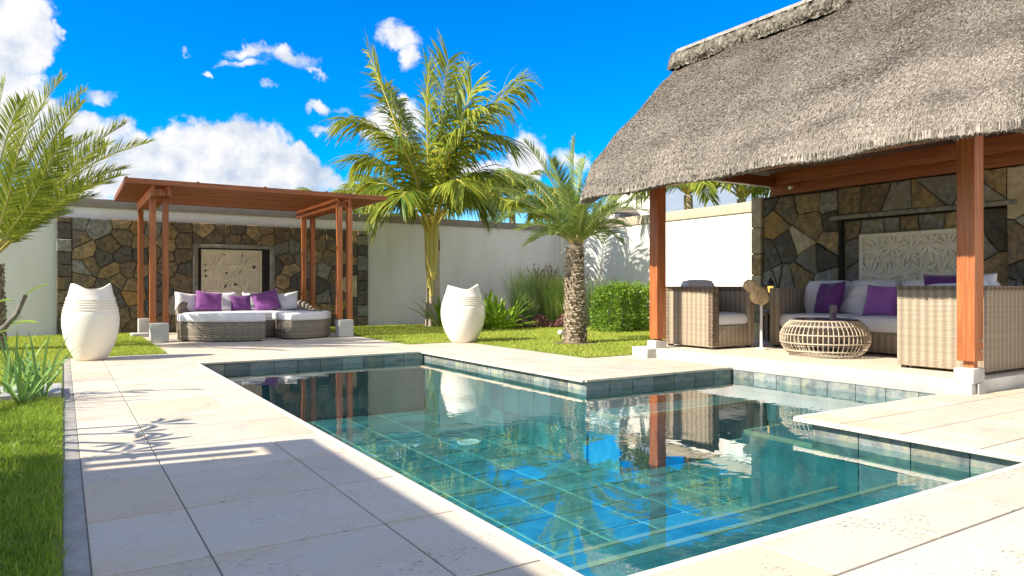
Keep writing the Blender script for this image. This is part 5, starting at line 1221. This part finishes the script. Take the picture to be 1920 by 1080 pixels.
# ------------------------------------------------------------------ left foreground planting
mb = MB(); mb.box(-3.2, -.012, 7.62, 8.38, -.05, .055); mb.build('garden_step', M['concrete'], bevel=.01)['kind'] = 'structure'
mb = MB(); mb.box(-3.2, -.002, 7.02, 7.615, -.05, .012); mb.build('planting_bed', M['soil'])['kind'] = 'structure'
def spear(u, v, L, n, label, seed, z0=.0):
    d = 1330 * 1.0 / (v - 540); b_ = px(u, 540, d); return strap_plant('spear_plant', (b_.x, b_.y, z0), n, L, .025, M['agave'], seed, label, 'plant', spread=1.0, r0=.05, sag=.75, seg=6)
spear(40, 762, .64, 17, 'spear-leaved green plant nearest the left edge', 81)
spear(75, 752, .66, 17, 'spear-leaved green plant at the corner of the path', 82)
spear(8, 748, .62, 14, 'spear-leaved green plant cut by the left edge of the photo', 83)
spear(30, 722, .62, 14, 'spear-leaved green plant standing behind the other three', 84)
# frangipani: mostly outside the frame, two branches reach in and throw the leaf shadows
fp = thing('frangipani', (-1.15, 6.1, 0), 'frangipani with bare grey branches and few pale leaves at the left edge', 'shrub')
def branch(pts, rad): mb = MB(); mb.tube(pts, rad, 8); mb.build('branch', M['plumwood'], fp, smooth=True)
rf = random.Random(5)
def rosette(c, n, L=.24, W=.06, e0=(.1, .9)):
    c = Vector(c)
    for k in range(n):
        a = 2 * pi * k / n + rf.uniform(-.3, .3); e = rf.uniform(*e0); d = Vector((cos(a) * cos(e), sin(a) * cos(e), sin(e))); s_ = Vector((-sin(a), cos(a), 0)); l = L * rf.uniform(.8, 1.15); vs = []
        for j in range(7):
            q = j / 6; w = W / 2 * sin(pi * min(.99, .06 + q * .93)) ** .8; p = c + d * (l * (q + .12)) + Vector((0, 0, -.10 * l * q * q * 2)); vs += [p - s_ * w + Vector((0, 0, w * .3)), p, p + s_ * w + Vector((0, 0, w * .3))]
        mb = MB(); mb.add(vs, [(j * 3 + h_, j * 3 + h_ + 1, j * 3 + h_ + 4, j * 3 + h_ + 3) for j in range(6) for h_ in range(2)]); mb.build('leaf', M['plumleaf'], fp, fixn=False, smooth=True)
DD = 6.4
T0 = Vector((-1.15, 6.1, 0)); J0 = T0 + Vector((.05, 0, .35))
branch([T0, J0], [.05, .042])
e1 = px(48, 553, DD); branch([J0, px(-30, 640, DD), px(10, 612, DD), px(32, 588, DD), e1], [.036, .03, .026, .022, .018])
def one_leaf(p0, p1, W=.05):
    p0, p1 = Vector(p0), Vector(p1); d = p1 - p0; s_ = Vector((0, 0, 1)).cross(d).normalized(); vs = []
    for j in range(7): q = j / 6; w = W / 2 * sin(pi * min(.99, .06 + q * .93)) ** .8; p = p0 + d * q + Vector((0, 0, .02 * sin(pi * q))); vs += [p - s_ * w, p - Vector((0, 0, .006)), p + s_ * w + Vector((0, 0, w * .6))]
    mb = MB(); mb.add(vs, [(j * 3 + h_, j * 3 + h_ + 1, j * 3 + h_ + 4, j * 3 + h_ + 3) for j in range(6) for h_ in range(2)]); mb.build('leaf', M['plumleaf'], fp, fixn=False, smooth=True)
one_leaf(e1, px(92, 533, DD - .05)); one_leaf(px(14, 610, DD), px(72, 605, DD - .1)); one_leaf(px(-8, 632, DD), px(42, 592, DD), .04); one_leaf(px(-20, 575, DD), px(25, 562, DD), .05); one_leaf(px(-30, 640, DD), px(20, 618, DD - .1), .045)
for (p, n) in (((-.95, 5.25, 1.02), 8), ((-.80, 5.60, .95), 8), ((-1.25, 5.0, 1.2), 7), ((-1.05, 5.9, 1.25), 7)):
    branch([J0, (J0 + Vector(p)) / 2 + Vector((0, 0, -.08)), p], [.034, .026, .017]); rosette(p, n)

# ------------------------------------------------------------------ the house to the left of the camera, whose eave shades the path
hs_ = thing('house', (-4.5, 1, 0), 'white house left of the camera whose flat eave shades the path', 'house')
mb = MB(); mb.box(-7.5, -4.2, -8, 3.0, -.1, 2.75); mb.build('wall', M['render'], hs_)
def slab(x0, x1, ya0, ya1, yb0, yb1, z0, z1, nm, m):   # quad in plan, y at x0 then at x1
    mb = MB(); mb.prism([(x0, ya0), (x1, yb0), (x1, yb1), (x0, ya1)], z0, z1); mb.build(nm, m, hs_)
EX = 1.40 - 2.9 / tan(SUN_EL) * cos(SUN_AZ)
dyS = 2.9 / tan(SUN_EL) * sin(SUN_AZ)
def Yb(y0, y1, x): return y0 + (y1 - y0) * x / 1.39       # boundary on the ground as a function of ground x
def gx(x): return x - 2.9 / tan(SUN_EL) * cos(SUN_AZ)
xa, xb = -1.8, 1.40
def edge(off, x): return 4.9 - (.2 / 1.39) * x + off - dyS
slab(gx(xa), gx(xb), -8, edge(-.36, xa), -8, edge(-.36, xb), 2.76, 2.9, 'roof', M['render'])
slab(gx(xa), gx(1.0), edge(-.29, xa), edge(-.20, xa), edge(-.29, 1.0), edge(-.20, 1.0), 2.86, 2.9, 'louvre', M['wood'])
slab(gx(xa), gx(xb), edge(-.12, xa), edge(.0, xa), edge(-.12, xb), edge(.0, xb), 2.86, 2.9, 'louvre', M['wood'])
slab(gx(1.10), gx(1.40), edge(-.40, 1.10), edge(-.06, 1.10), edge(-.40, 1.4), edge(-.06, 1.4), 2.862, 2.898, 'louvre_end', M['wood'])
slab(gx(-.1), gx(.12), edge(-.40, -.1), edge(-.06, -.1), edge(-.40, .12), edge(-.06, .12), 2.862, 2.898, 'louvre_end', M['wood'])
